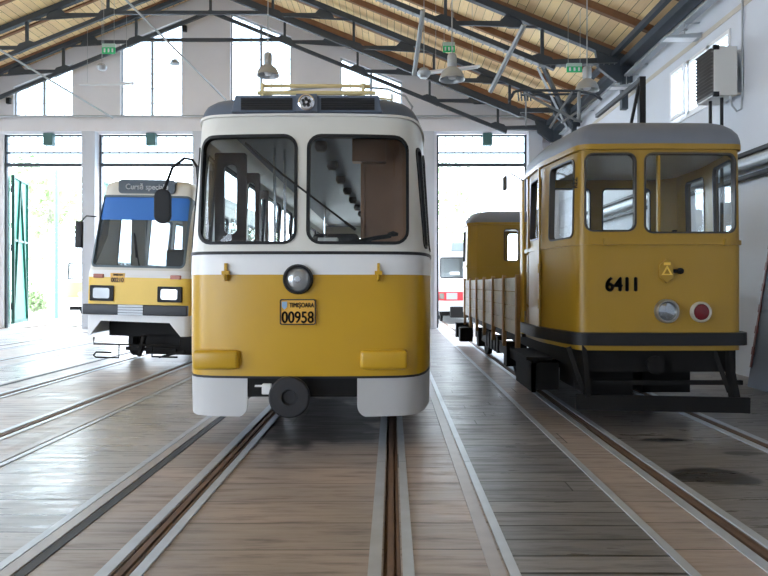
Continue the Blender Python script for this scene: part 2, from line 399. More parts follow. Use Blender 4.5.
CENT = [-0.75, 2.97, -4.9, -9.0, -13.1, -17.2]     # track centres
def floor_part(x0, x1, m, z=0.0, name='floor'):
    b = NB(); box(b, x0, x1, YF, YB+.2, -.15, z); structure(name, b, m)
edges = sorted(CENT)
x = XL
for c in edges:
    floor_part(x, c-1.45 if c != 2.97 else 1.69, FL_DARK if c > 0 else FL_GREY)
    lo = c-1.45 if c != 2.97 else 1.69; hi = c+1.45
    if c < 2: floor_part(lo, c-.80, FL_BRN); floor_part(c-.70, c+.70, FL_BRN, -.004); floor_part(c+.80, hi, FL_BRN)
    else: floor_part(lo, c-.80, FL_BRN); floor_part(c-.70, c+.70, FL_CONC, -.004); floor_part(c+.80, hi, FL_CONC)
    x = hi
floor_part(x, XR, FL_CONC)
k = 0
track_names = {-0.75: 'the centre track', 2.97: 'the right track', -4.9: 'the track left of centre', -9.0: 'the second track on the left', -13.1: 'the third track on the left', -17.2: 'the track nearest the left wall'}
for c in CENT:
    for s in (-1, 1):
        xc = c + s*.75
        b = NB(); box(b, xc-.028, xc+.012, YF, YB+6, -.10, .004); box(b, xc+.026, xc+.046, YF, YB+6, -.10, -.002); box(b, xc-.055, xc+.055, YF, YB+6, -.12, -.05)
        o = obj('tram_rail', b, RAIL)
        tag(o, f"{'left' if s<0 else 'right'} rusty rail of {track_names[c]}", 'rail', 'rails set in the hall floor')
        # flat steel edge strips
        for (a0, a1) in ((xc-.135, xc-.06), (xc+.06, xc+.125)):
            k += 1; b = NB(); yy = YF
            while yy < YB:
                L = 3.0; box(b, a0, a1, yy, min(yy+L-.006, YB), -.05, .007); yy += L
            structure(f'trim_{k}', b, STRIP)
    for s in (-1, 1):
        xe = c + s*1.45 if not (c > 2 and s < 0) else 1.69
        if c > 2 and s > 0: continue
        k += 1; b = NB(); yy = YF
        while yy < YB: box(b, xe-.05-.0, xe+.01, yy, yy+3.994, -.05, .007); yy += 4
        structure(f'trim_{k}', b, STRIP)
        if c != 2.97:
            k += 1; b = NB(); q = xe+.022 if s < 0 else xe-.155
            box(b, q, q+.085, YF, YB, -.05, .009); structure(f'trim_{k}', b, mat('worn_grey_strip', (.36,.33,.32), .4, .1, .2, 5.0))
            if s < 0: k += 1; b = NB(); box(b, xe+.115, xe+.185, YF, YB, -.05, .005); structure(f'trim_{k}', b, mat('groove_black', (.012,.011,.011), .6))

# right wall with window opening
WY0, WY1, WZ0, WZ1 = 11.35, 13.75, 5.15, 6.3
b = NB()
for (y0, y1, z0, z1) in ((YF, WY0, 0, EAVE+.1), (WY1, YB+.3, 0, EAVE+.1), (WY0, WY1, 0, WZ0), (WY0, WY1, WZ1, EAVE+.1)): box(b, XR, XR+.15, y0, y1, z0, z1)
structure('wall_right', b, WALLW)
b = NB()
for (y0, y1) in ((4.5, 6.9), (-2, 1)): pass
b.free()
b = NB(); box(b, XR-.012, XR+.001, YF, YB, 6.5, 6.6); structure('trim_90', b, STAINB)
# window frame
w1 = NB(); xw0, xw1 = XR-.02, XR+.04
frame_prism(w1, rrect(WY0, WY1, WZ0, WZ1, .002, 1), rrect(WY0+.07, WY1-.07, WZ0+.07, WZ1-.07, .002, 1), xw0, xw1, 'x')
for ym in (12.15, 12.95): box(w1, xw0, xw1, ym-.05, ym+.05, WZ0, WZ1)
wf = structure('window_1', w1, PVC)
b = NB(); box(b, xw0+.03, xw0+.04, WY0+.07, WY1-.07, WZ0+.07, WZ1-.07); obj('pane', b, GLASSD, wf)
b = NB(); box(b, XR-.03, XR+.05, WY0-.05, WY1+.05, WZ0-.05, WZ0); obj('sill', b, PVC, wf)
b = NB(); frame_prism(b, rrect(12.98, 13.62, WZ0+.05, WZ1-.05, .002, 1), rrect(13.04, 13.56, WZ0+.11, WZ1-.11, .002, 1), XR-.1, XR-.05, 'x'); obj('sash', b, PVC, wf)
# left wall
b = NB(); box(b, XL-.35, XL, 2, YB+.3, 0, 4.2); box(b, XL-.35, XL, 2, YB+.3, 6.3, EAVE+.1)
for y in range(2, 24, 3): box(b, XL-.35, XL, y, y+1.0, 4.2, 6.3)
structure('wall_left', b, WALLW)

# back wall: gable polygon with openings (boolean)
b = NB(); prism(b, [(XL, -.1), (XR+.35, -.1), (XR+.35, EAVE+.05), (AX, APZ+.05), (XL, EAVE+.05)], YB, YB+.4, 'y')
def px(x, s): return (x-392)/s
def pz(y, s): return 1.6+(285-y)/s
SW = 27.0
doors = []
for i in range(-1, 5):
    x0 = px(98+110*i if i != 0 else 98, SW); x1 = x0 + 96/SW
    if i == -1: x0 = px(3, SW); x1 = px(84, SW)
    if i == 3: x0 = px(437, SW); x1 = px(527, SW)
    if i == 4: continue
    doors.append((x0, x1))
doors.append((px(-120, SW), px(-14, SW)))
cut = NB()
for (x0, x1) in doors:
    box(cut, x0, x1, YB-.5, YB+1, -.5, pz(133, SW))
wins = [(px(13,SW), px(72,SW)), (px(120,SW), px(182,SW)), (px(230,SW), px(291,SW)), (px(340,SW), px(402,SW))]
zb = pz(117, SW)
for (x0, x1) in wins:
    t = lambda x: rz(x) - .52
    prism(cut, [(x0, zb), (x1, zb), (x1, t(x1)), (x0, t(x0))], YB-.5, YB+1, 'y')
bb = boolean(b, cut, 'DIFFERENCE'); b.free(); cut.free()
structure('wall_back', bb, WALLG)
# beam along the wall above the doors
b = NB(); box(b, XL, XR, YB-.22, YB-.001, pz(133, SW)+.02, pz(121, SW)); structure('trim_91', b, WALLG)
b = NB(); tube(b, [(XL, YB-.35, pz(118.5, SW)), (XR, YB-.35, pz(118.5, SW))], .04); 
o = obj('wall_pipe', b, GALV); tag(o, 'long pale grey pipe running across the back wall above the doors', 'pipe')
# piers in front of wall between doors (white posts)
n = 0
for (a, c2) in ((84.5, 97.5), (194.5, 207.5), (304.5, 317.5), (417, 434), (527.5, 541)):
    n += 1; b = NB(); box(b, px(a,SW), px(c2,SW), YB-.25, YB-.002, 0, pz(133,SW)+.02); structure(f'trim_{91+n}', b, WALLW)
# transom windows above doors + door frames
wi = 2
for di, (x0, x1) in enumerate(doors):
    b = NB(); zt = pz(134, SW); zl = pz(164.5, SW); y0, y1 = YB+.1, YB+.16
    box(b, x0, x1, y0, y1, zt-.06, zt); box(b, x0, x1, y0-.04, y1+.04, zl-.05, zl+.07); box(b, x0, x0+.07, y0-.03, y1, 0, zt); box(b, x1-.07, x1, y0-.03, y1, 0, zt)
    box(b, x0, x1, y0, y1, pz(152,SW)-.03, pz(152,SW)+.03)
    nn = 10
    for q in range(1, nn): xx = x0+(x1-x0)*q/nn; box(b, xx-.012, xx+.012, y0+.02, y0+.04, pz(152, SW), zt)
    box(b, x0, x1, y0+.02, y0+.04, pz(143,SW)-.012, pz(143,SW)+.012)
    f = structure(f'window_{wi}', b, STEEL); wi += 1
    b = NB(); box(b, x0+.05, x1-.05, y0+.045, y0+.05, zl+.05, zt-.05); obj('pane', b, GLASSD, f)
    b = NB(); xm = (x0+x1)/2 + .2; box(b, xm-.17, xm+.17, YB-.12, YB+.08, zt-.42, zt+.02); o = obj('door_catch_box', b, mat('teal_box_paint', (.07,.17,.17), .5))
    wh = ['in the doorway behind the open green door', 'in the doorway behind the left tram with the blue film', 'in the left doorway hidden behind the centre tram', 'in the right doorway behind the centre tram', 'in the doorway above the red and white tram', 'in the doorway at the far left'][di]
    tag(o, f'small teal box {wh}', 'box', 'teal boxes at the tops of the doorways')
for (x0, x1) in wins:
    t = lambda x: rz(x) - .52
    b = NB(); y0, y1 = YB+.12, YB+.17
    bar(b, (x0+.03, y0, zb), (x0+.03, y0, t(x0)), .05); bar(b, (x1-.03, y0, zb), (x1-.03, y0, t(x1)), .05)
    xm = (x0+x1)/2; bar(b, (xm, y0, zb), (xm, y0, t(xm)), .09); bar(b, (x0, y0, zb+.03), (x1, y0, zb+.03), .05); bar(b, (x0, y0, t(x0)-.03), (x1, y0, t(x1)-.03), .05)
    for q in range(1, 6): 
        xx = x0+(x1-x0)*q/6
        if q != 3: bar(b, (xx, y0, zb), (xx, y0, t(xx)), .018)
    z = zb+.55
    while z < min(t(x0), t(x1)): bar(b, (x0, y0, z), (x1, y0, z), .018); z += .55
    f = structure(f'window_{wi}', b, GALV); wi += 1
    g = NB(); prism(g, [(x0+.03, zb+.03), (x1-.03, zb+.03), (x1-.03, t(x1)-.03), (x0+.03, t(x0)-.03)], y1-.01, y1, 'y'); obj('pane', g, GLASSD, f)

# roof: boarded ceiling + rafters
for nm, xa, xb in (('ceiling', XR+.5, AX), ('ceiling', XL-.5, AX)):
    b = NB(); ang = math.atan(SL)
    za = EAVE - SL*.5
    box(b, 0, math.hypot(xa-xb, (APZ-za)), YF, YB+.45, 0, .12)
    o = structure(nm, b, CEILM)
    o.location = (AX, 0, APZ+.22)
    o.rotation_euler = (0, math.atan2(APZ-za, xa-xb), 0)
    if xa < AX: o.rotation_euler = (0, PI - math.atan2(APZ-za, AX-xa) , 0); o.location.z += .0
rn = 0
yy = 9.5
raf_spots = []
while yy < 22.9: raf_spots.append(yy); yy += 1.62
for i, yy in enumerate(raf_spots):
    for s in (1, -1):
        b = NB(); xe = XR if s > 0 else XL
        bar(b, (AX, yy, APZ+.13), (xe, yy, EAVE+.13), .12, .17)
        o = obj('roof_rafter', b, RAFT)
        o['kind'] = 'structure'
# dark eaves beam along right wall
b = NB(); bar(b, (XR-.22, YF, EAVE-.02), (XR-.22, YB, EAVE-.02), .3, .16); bar(b, (XR-.55, YF, EAVE+.17), (XR-.55, YB, EAVE+.17), .12, .12)
o = obj('eaves_beam', b, STEEL); o['kind'] = 'structure'

# trusses
def truss(Y, label, bright=False, gable=False):
    t = empty('roof_truss', (AX, Y, EAVE)); tag(t, label, 'roof truss', 'iron roof trusses')
    def W(x, z): return (x-AX, 0, z-EAVE)
    m = STEEL
    lowx = [3.85, 1.37, -1.25, -3.9]; topx = [5.75, 3.04, .4, -2.2, -4.9]
    dep = .95
    for s in (1, -1):
        X = (lambda x: x) if s > 0 else (lambda x: 2*AX-x)
        b = NB(); bar(b, W(X(XR), EAVE-.02), W(AX, APZ-.02), .16, .17, up=(0,0,1)); obj('top_chord', b, m, t)
        b = NB(); low = [(x, rz(x)-dep) for x in lowx] + [(AX, APZ-dep)]
        pts = [(5.75, rz(5.75)-.12)] + low
        for (p, q) in zip(pts, pts[1:]): bar(b, W(X(p[0]), p[1]), W(X(q[0]), q[1]), .10, .12)
        obj('bottom_chord', b, m, t)
        if bright:
            b = NB()
            for (p, q) in zip(pts, pts[1:]):
                p0 = Vector(W(X(p[0]), p[1]-.09)); q0 = Vector(W(X(q[0]), q[1]-.09)); bar(b, p0, q0, .17, .012)
                nn = 14
                for j in range(nn):
                    c0 = p0.lerp(q0, (j+.5)/nn); bar(b, c0+Vector((0,-.09,-.03)), c0+Vector((0,.09,-.03)), .03, .02)
            obj('perforated_tray', b, mat('tray_grey', (.22,.24,.26), .5, .2), t)
        for i, x in enumerate(lowx):
            zl = rz(x)-dep
            tx = x + dep/SL*.74
            b = NB(); bar(b, W(X(x), zl), W(X(tx), zl), .07, .11); obj('horizontal_strut', b, m, t)
            b = NB(); bar(b, W(X(x), zl), W(X(x), rz(x)-.05), .08, .08); obj('upright_strut', b, m, t)
            if i: b = NB(); bar(b, W(X(x), zl), W(X(lowx[i-1]), rz(lowx[i-1])-.05), .05, .05); obj('diagonal_strut', b, m, t)
            b = NB(); prism(b, [((X(x+dx)-AX), zl+dz-EAVE) for dx, dz in ((-.28, .16), (-.1, .22), (.22, .12), (.34, -.02), (.3, -.2), (0, -.06))], -.066, .066, 'y'); obj('gusset_plate', b, m, t)
            b = NB(); prism(b, [((X(tx+dx)-AX), zl+dz-EAVE) for dx, dz in ((-.38, .02), (-.2, .2), (.2, .06), (.28, -.12), (-.1, -.12))], -.042, .042, 'y'); obj('gusset_plate', b, m, t)
        b = NB(); prism(b, [((X(5.55+dx)-AX), rz(5.6)+dz-EAVE) for dx, dz in ((-.35, .05), (.6, -.25), (.6, -.75), (.2, -.75), (-.25, -.4))], -.06, .06, 'y'); obj('gusset_plate', b, m, t)
        b = NB(); bar(b, W(X(5.95), 6.1), W(X(5.95), EAVE), .16, .16); bar(b, W(X(XR-.02), 6.05), W(X(5.4), 6.05), .2, .12) if False else None
        obj('foot_post', b, m, t)
    if bright:
        b = NB(); bar(b, (3.85-AX, .05, rz(3.85)-dep-EAVE), (5.85-AX, 4.3, 6.75-EAVE), .09, .12); obj('wind_brace', b, m, t)
        b = NB(); bar(b, (3.75-AX, .05, rz(3.85)-dep-.12-EAVE), (5.72-AX, 4.3, 6.66-EAVE), .06, .03); obj('brace_tray', b, GALV, t)
    b = NB(); bar(b, W(AX, APZ-dep), W(AX, APZ), .08); bar(b, W(AX-2.7, rz(AX+2.7)-dep+1.0-.93), W(AX+2.7, rz(AX+2.7)-dep+.07), .09, .11)
    obj('apex_members', b, m, t)
    return t
truss(20.3, 'dark iron roof truss second from the back, over the far ends of the tracks')
truss(22.55, 'dark iron roof truss tight against the back gable wall')
truss(15.9, 'dark iron roof truss with a pale perforated tray, above the yellow works tram', bright=True)

# light tie rods / hangers between trusses
for a, b_, lab in (((0,50,32),(113,118,27.8), 'pale tie rod slanting down across the top left of the back wall'),
                   ((124,-2,33),(226,100,27.8), 'pale tie rod slanting down in front of the pier between two tall windows'),
                   ((524,25,42),(490,92,39), 'pale slanting strut right of the bell lamp over the centre aisle'),
                   ((423,10,41),(414,75,38), 'pale upright hanger above the small round lamp')):
    P = lambda q: (px(q[0],q[2]), 620/q[2], pz(q[1],q[2]))
    b = NB(); tube(b, [P(a), P(b_)], .035 if 'rod' in lab else .06, 8); o = obj('tie_rod', b, GALV); tag(o, lab, 'rod')

# ---- cable tray and small things on the right wall
b = NB()
for zz in (EAVE-.35,): bar(b, (XR-.2, 6, zz), (XR-.2, 22, zz), .16, .05)
for y in range(7, 22, 2): bar(b, (XR-.28, y, EAVE-.35), (XR-.012, y, EAVE-.35), .04, .03)
o = obj('cable_tray', b, GALV); tag(o, 'pale grey cable tray running along the right wall just under the eaves', 'cable tray')
for (y, lab) in ((12.5, 'nearer grey sloping bracket lamp high on the right wall'), (15.6, 'farther grey sloping bracket lamp high on the right wall')):
    t = empty('wall_floodlight', (XR, y, 6.55)); tag(t, lab, 'wall lamp', 'lamps high on the right wall')
    b = NB(); prism(b, [(-.75, 0), (0, 0), (0, .1), (-.75, .03)], -.12, .12, 'y'); obj('housing', b, GALV, t, bevel=.005)
    b = NB(); box(b, -.7, -.1, -.1, .1, -.012, 0); obj('diffuser', b, PVC, t)
    b = NB(); tube(b, [(-.3, 0, .07), (-.3, 0, .32), (0, 0, .34)], .018, 6); obj('arm', b, GALV, t)
# fan heater
t = empty('fan_heater', (5.65, 10.9, 4.9)); tag(t, 'white louvred fan heater box on brackets on the right wall', 'heater')
b = NB(); box(b, .02, .42, 0, .64, .04, .9); obj('casing', b, mat('heater_casing', (.68,.68,.66), .45), t, bevel=.01)
b = NB()
for k2 in range(13):
    z = .1 + k2*.062; prism(b, [(.02, z), (-.03, z+.03), (-.03, z+.036), (.02, z+.012)], .03, .61, 'y')
box(b, .012, .02, .03, .61, .06, .88); obj('louvres', b, mat('louvre_dark', (.07,.06,.055), .5), t)
b = NB(); [box(b, .0, .1, -.012, .03, z0, z0+.08) for z0 in (.02, .84)]; obj('corner_caps', b, BLACK, t)
b = NB(); lathe(b, [(0,0),(.22,0),(.24,.03),(.22,.07),(.1,.1),(0,.1)], 20, Matrix.Translation((.42,.32,.47)) @ Matrix.Rotation(R(90),4,'Y')); obj('fan_housing', b, BLK2, t, smooth=True)
for z0 in (.08, .84):
    for y0 in (.05, .58): b = NB(); bar(b, (.38, y0, z0), (.55, y0, z0), .03); obj('bracket', b, PVC, t)
b = NB(); tube(b, [(.2,.1,.02),(.2,.1,-2.6)], .03, 8); tube(b, [(.1,.3,.02),(.1,.3,-2.6)], .03, 8); obj('pipes', b, BLK2, t)
b = NB(); tube(b, [(.3,.02,.02),(.34,.02,-.14),(.42,.02,-.24),(.5,.02,-.2),(.52,.02,0),(.52,.02,2.2)], .018, 8); obj('hose', b, GALV, t, smooth=True)
b = NB(); tube(b, [(.28,.3,.9),(.28,.3,1.0)], .04, 8); tube(b, [(.2,.3,1.0),(.36,.3,1.0)], .02, 6); obj('valve', b, RAILD, t)
# pipes on right wall at mid height
b = NB()
for zz, r_, xx in ((3.85, .045, 6.08), (3.45, .045, 6.08)): tube(b, [(xx, 5, zz), (xx, 20, zz)], r_, 10)
o = obj('wall_pipe', b, BLK2); tag(o, 'pair of dark pipes running along the right wall behind the works tram', 'pipe')
b = NB(); tube(b, [(6.02, 5, 3.66), (6.02, 20, 3.66)], .10, 12)
o = obj('wall_duct', b, GALV); tag(o, 'silver lagged pipe between two dark pipes on the right wall', 'pipe')
# leaning panels on the right
b = NB(); prism(b, [(0,0),(.06,0),(.06,3.3),(0,3.3)], 0, 2.6, 'y'); o = obj('leaning_board', b, PANELB, bevel=.006); o.location = (5.50, 7.0, .03); o.rotation_euler = (0, R(9), 0)
tag(o, 'big dark blue-grey board leaning on the right wall beside the works tram', 'board')
b = NB(); box(b, -.012, 0, 2.56, 2.6, .3, 3.2)
for q in range(8): box(b, -.02, -.0, 2.55, 2.605, .5+q*.33, .62+q*.33)
obj('edge_strip', b, mat('red_brown_edge', (.16,.03,.03), .5), o)
b = NB(); prism(b, [(0,0),(.05,0),(.05,2.9),(0,2.6)], 0, 1.2, 'y'); o = obj('leaning_board', b, PANELG, bevel=.006); o.location = (5.72, 8.6, .03); o.rotation_euler = (0, R(6), 0)
tag(o, 'pale grey board leaning on the right wall just behind the dark board', 'board')

# ---- lamps
def bell_lamp(pxx, pyy, s, lab, dia=.52):
    X, Y, Z = px(pxx, s), 620/s, pz(pyy, s); r = dia/2
    t = empty('bell_lamp', (X, Y, Z)); tag(t, lab, 'ceiling lamp', 'bell lamps hung from the roof')
    b = NB(); lathe(b, [(r,0),(r*.97,.02),(r*.90,.09),(r*.74,.17),(r*.42,.24),(r*.32,.26),(r*.30,.25),(r*.68,.16),(r*.85,.08),(r*.92,.01),(r,0)], 28); obj('lamp_shade', b, mat('lamp_aluminium', (.42,.44,.46), .35, .5), t, smooth=True)
    b = NB(); lathe(b, [(r*.34,.24),(r*.36,.3),(r*.36,.48),(r*.28,.52),(0,.53)], 18); obj('gear_housing', b, GALV, t, smooth=True)
    b = NB(); lathe(b, [(0,.0),(.07,.03),(.09,.08),(.06,.15),(0,.17)], 14); obj('bulb', b, PVC, t, smooth=True)
    top = rz(X)+.05-Z; b = NB(); tube(b, [(0,0,.52),(0,0,top)], .012, 6); obj('hanging_wire', b, GALV, t)
bell_lamp(452, 80, 50, 'silver bell lamp beside a tube light, above the centre aisle')
bell_lamp(587, 91, 46, 'silver bell lamp above the roof of the yellow works tram')
bell_lamp(268, 76, 44, 'pale bell lamp hanging above the roof of the centre tram')
for (X_, Y_, s_, lab) in ((102, 67, 30, 'small round lamp hanging under the left exit sign'), (424, 73, 42, 'small round lamp left of the bell lamp above the aisle')):
    t = empty('globe_lamp', (px(X_,s_), 620/s_, pz(Y_,s_))); tag(t, lab, 'ceiling lamp')
    b = NB(); lathe(b, [(0,-.14),(.09,-.12),(.15,-.05),(.16,.02),(.10,.10),(0,.12)], 18); obj('globe', b, GALV, t, smooth=True)
    b = NB(); tube(b, [(0,0,.1),(0,0,rz(px(X_,s_))+.1-pz(Y_,s_))], .01, 5); obj('hanging_wire', b, GALV, t)
def tube_light(a, c, s, lab):
    t = empty('tube_light', (px((a[0]+c[0])/2, s), 620/s, pz((a[1]+c[1])/2, s))); tag(t, lab, 'tube light', 'tube lights hung in the hall')
    h = (c[0]-a[0])/2/s; dz = (a[1]-c[1])/2/s
    b = NB(); bar(b, (-h,0,-dz), (h,0,dz), .09, .05); obj('batten', b, PVC, t)
    b = NB(); tube(b, [(-h+.05,0,-dz-.05),(h-.05,0,dz-.05)], .02, 8); obj('tube', b, WINK, t)
    b = NB()
    for q in (-.7, .7): tube(b, [(h*q,0,dz*q+.02),(h*q,0,rz(t.location.x+h*q)+.1-t.location.z)], .006, 5)
    obj('hanging_wire', b, GALV, t)
tube_light((79, 84), (135, 83), 28, 'pale tube light hung level across the pier left of the tall window')
tube_light((428, 72), (480, 66), 38, 'pale tube light behind the bell lamp above the aisle')
def exit_sign(x0, x1, y0, y1, s, lab):
    w = (x1-x0)/s; h = (y1-y0)/s
    t = empty('exit_sign', (px((x0+x1)/2, s), 620/s, pz(y1, s))); tag(t, lab, 'exit sign', 'green exit signs hung from the roof')
    b = NB(); box(b, -w/2, w/2, 0, .04, h*.0, h*.62); obj('green_panel', b, SIGNG, t)
    b = NB(); box(b, -w/2, w/2, 0, .06, h*.62, h); obj('housing', b, mat('sign_housing', (.45,.62,.55), .5), t)
    b = NB()
    for q in (-.3, 0, .3): box(b, w*q-w*.06, w*q+w*.06, -.006, 0, h*.12, h*.5)
    prism(b, [(w*-.02, h*.2), (w*.1, h*.3), (w*-.02, h*.42)], -.008, 0, 'y'); obj('pictogram', b, WINK, t)
    b = NB()
    for q in (-.4, .4): tube(b, [(w*q,.03,h),(w*q,.03,rz(t.location.x)+.1-t.location.z)], .006, 5)
    obj('hanging_wire', b, GALV, t)
exit_sign(102, 115, 43.5, 53.5, 32, 'green exit sign above the small round lamp at top left')
exit_sign(443, 455, 42, 52, 36, 'green exit sign hanging just above the aisle bell lamp')
exit_sign(567, 582, 63, 72, 42, 'green exit sign hanging left of the bell lamp over the works tram')
# small wall boxes
for (x_, y_, lab) in ((9, 101, 'small dark box on the back wall left of the first gable window'), (185, 29, 'small dark box on the pier right of the tall window')):
    b = NB(); rbox(b, px(x_-2,SW), px(x_+2,SW), YB-.12, YB-.001, pz(y_+3,SW), pz(y_-3,SW), .01); o = obj('wall_box', b, BLK2); tag(o, lab, 'box')
t = empty('wall_lamp', (px(177,SW), YB, pz(64,SW))); tag(t, 'small grey lamp on the back wall beside the tall second gable window', 'wall lamp')
b = NB(); lathe(b, [(0,.16),(.1,.13),(.18,0),(.16,0),(0,.1)], 16, Matrix.Translation((0,-.3,-.1))); obj('lamp_shade', b, GALV, t, smooth=True)
b = NB(); tube(b, [(.1,0,0),(.05,-.15,.12),(0,-.3,.06)], .02, 6); obj('arm', b, GALV, t)

# ---- green door leaves
def leaf(x, y, rzv, lab, w=2.0, h=5.75):
    t = empty('door_leaf', (x, y, 0)); t.rotation_euler = (0,0,rzv); tag(t, lab, 'door', 'green gate leaves')
    b = NB()
    n = 14
    for k2 in range(n): box(b, w*k2/n, w*(k2+.86)/n, -.02, .02, .12, h); 
    box(b, 0, w, -.005, .005, .12, h); obj('panel', b, GREEN, t)
    b = NB()
    for (p, q) in (((0.04,.15),(.04,h)), ((w-.04,.15),(w-.04,h)), ((0,.2),(w,.2)), ((0,h-.05),(w,h-.05)), ((0,3.3),(w,3.3)), ((.05,.3),(w*.5,h-.1)), ((w*.5,h-.1),(w-.05,.3))):
        bar(b, (p[0],-.05,p[1]), (q[0],-.05,q[1]), .06, .09)
    obj('frame', b, GRND, t)
    b = NB()
    for z in (.8, 3.0, 5.2): tube(b, [(0,0,z-.12),(0,0,z+.12)], .035, 8)
    obj('hinge', b, STEEL, t)
leaf(px(6,SW)-.0, YB+.3, R(107), 'open green corrugated gate leaf at the left doorway, with dark diagonal braces')
t = leaf(px(82,SW), YB+.35, R(93), 'narrow green gate leaf seen almost edge on behind the left tram')

# ================================================================== OUTSIDE
b = NB(); box(b, -70, 60, YB+.2, 110, -.25, -.03); o = structure('ground', b, CONC)
b = NB(); box(b, -70, 60, -40, YF, -.25, -.01); o = structure('ground', b, CONC)
b = NB(); box(b, XR+.4, 60, -40, YB+.2, -.25, -.02); structure('ground', b, CONC)
b = NB(); box(b, -70, XL-.4, -40, YB+.2, -.25, -.02); structure('ground', b, CONC)
def tree(x, y, h, r, lab, trunk=True, n=900, seed=1, name='tree'):
    rg = random.Random(seed); t = empty(name, (x, y, 0)); tag(t, lab, 'tree' if trunk else 'bush')
    if trunk:
        b = NB(); tube(b, [(0,0,-.05),(.1,0,h*.3),(0,.1,h*.6),(.1,0,h*.85)], [.25,.2,.14,.05], 8)
        for q in range(6):
            a = q*1.05; tube(b, [(0,0,h*(.35+.07*q)),(r*.6*math.cos(a), r*.6*math.sin(a), h*(.5+.07*q))], [.08,.03], 6)
        obj('trunk', b, BARK, t)
    else:
        for q in range(5): b = NB(); tube(b, [(.05*q-.1,0,-.06),(.25*(q-2)*r,.1*q-.2,h*.6)], .02, 5); obj('stem', b, BARK, t)
    b = NB()
    cl = [(rg.uniform(-.6,.6)*r, rg.uniform(-.6,.6)*r, h*(rg.uniform(.45,.9) if trunk else rg.uniform(.2,.8)), rg.uniform(.35,.6)*r) for _ in range(9)]
    for q in range(n):
        cx, cy, cz, cr = rg.choice(cl); d = Vector((rg.gauss(0,1), rg.gauss(0,1), rg.gauss(0,1))).normalized()*cr*rg.uniform(.6,1.05)
        p = Vector((cx,cy,cz))+d; p.z = max(.1, p.z); s = rg.uniform(.12,.3) * (1 if trunk else .5)
        u = Vector((rg.gauss(0,1), rg.gauss(0,1), rg.gauss(0,1))).normalized(); v = u.orthogonal().normalized()
        b.faces.new([b.verts.new(p+u*s), b.verts.new(p+v*s*.6), b.verts.new(p-u*s), b.verts.new(p-v*s*.6)])
    obj('foliage', b, LEAFM, t)
tree(-21, 38, 9, 2.6, 'leafy tree seen through the left doorway beside the green gate', seed=3)
tree(4.5, 42, 9.5, 3.0, 'leafy tree seen through the right doorway above the red and white tram', seed=5)
tree(-17.5, 30.5, 2.1, .6, 'small green bush outside beside the open green gate', trunk=False, n=500, seed=8, name='bush')
# fence outside far
t = empty('fence', (-24, 42, 0)); tag(t, 'low pale green railing outside the left doorway', 'fence')
b = NB(); bar(b, (-6,0,1.2), (8,0,1.2), .05); bar(b, (-6,0,.4), (8,0,.4), .05); obj('rail', b, GREEN, t)
for q in range(8):
    b = NB(); bar(b, (-6+2*q,0,0), (-6+2*q,0,1.6), .08); obj('post', b, GREEN, t)
b = NB(); tube(b, [(px(57,20.5), 30.2, -.05), (px(57,20.5), 30.2, 7.2)], .09, 10); o = obj('lamp_post', b, GREEN); tag(o, 'tall pale green pole outside the left doorway beside a parked tram', 'pole')

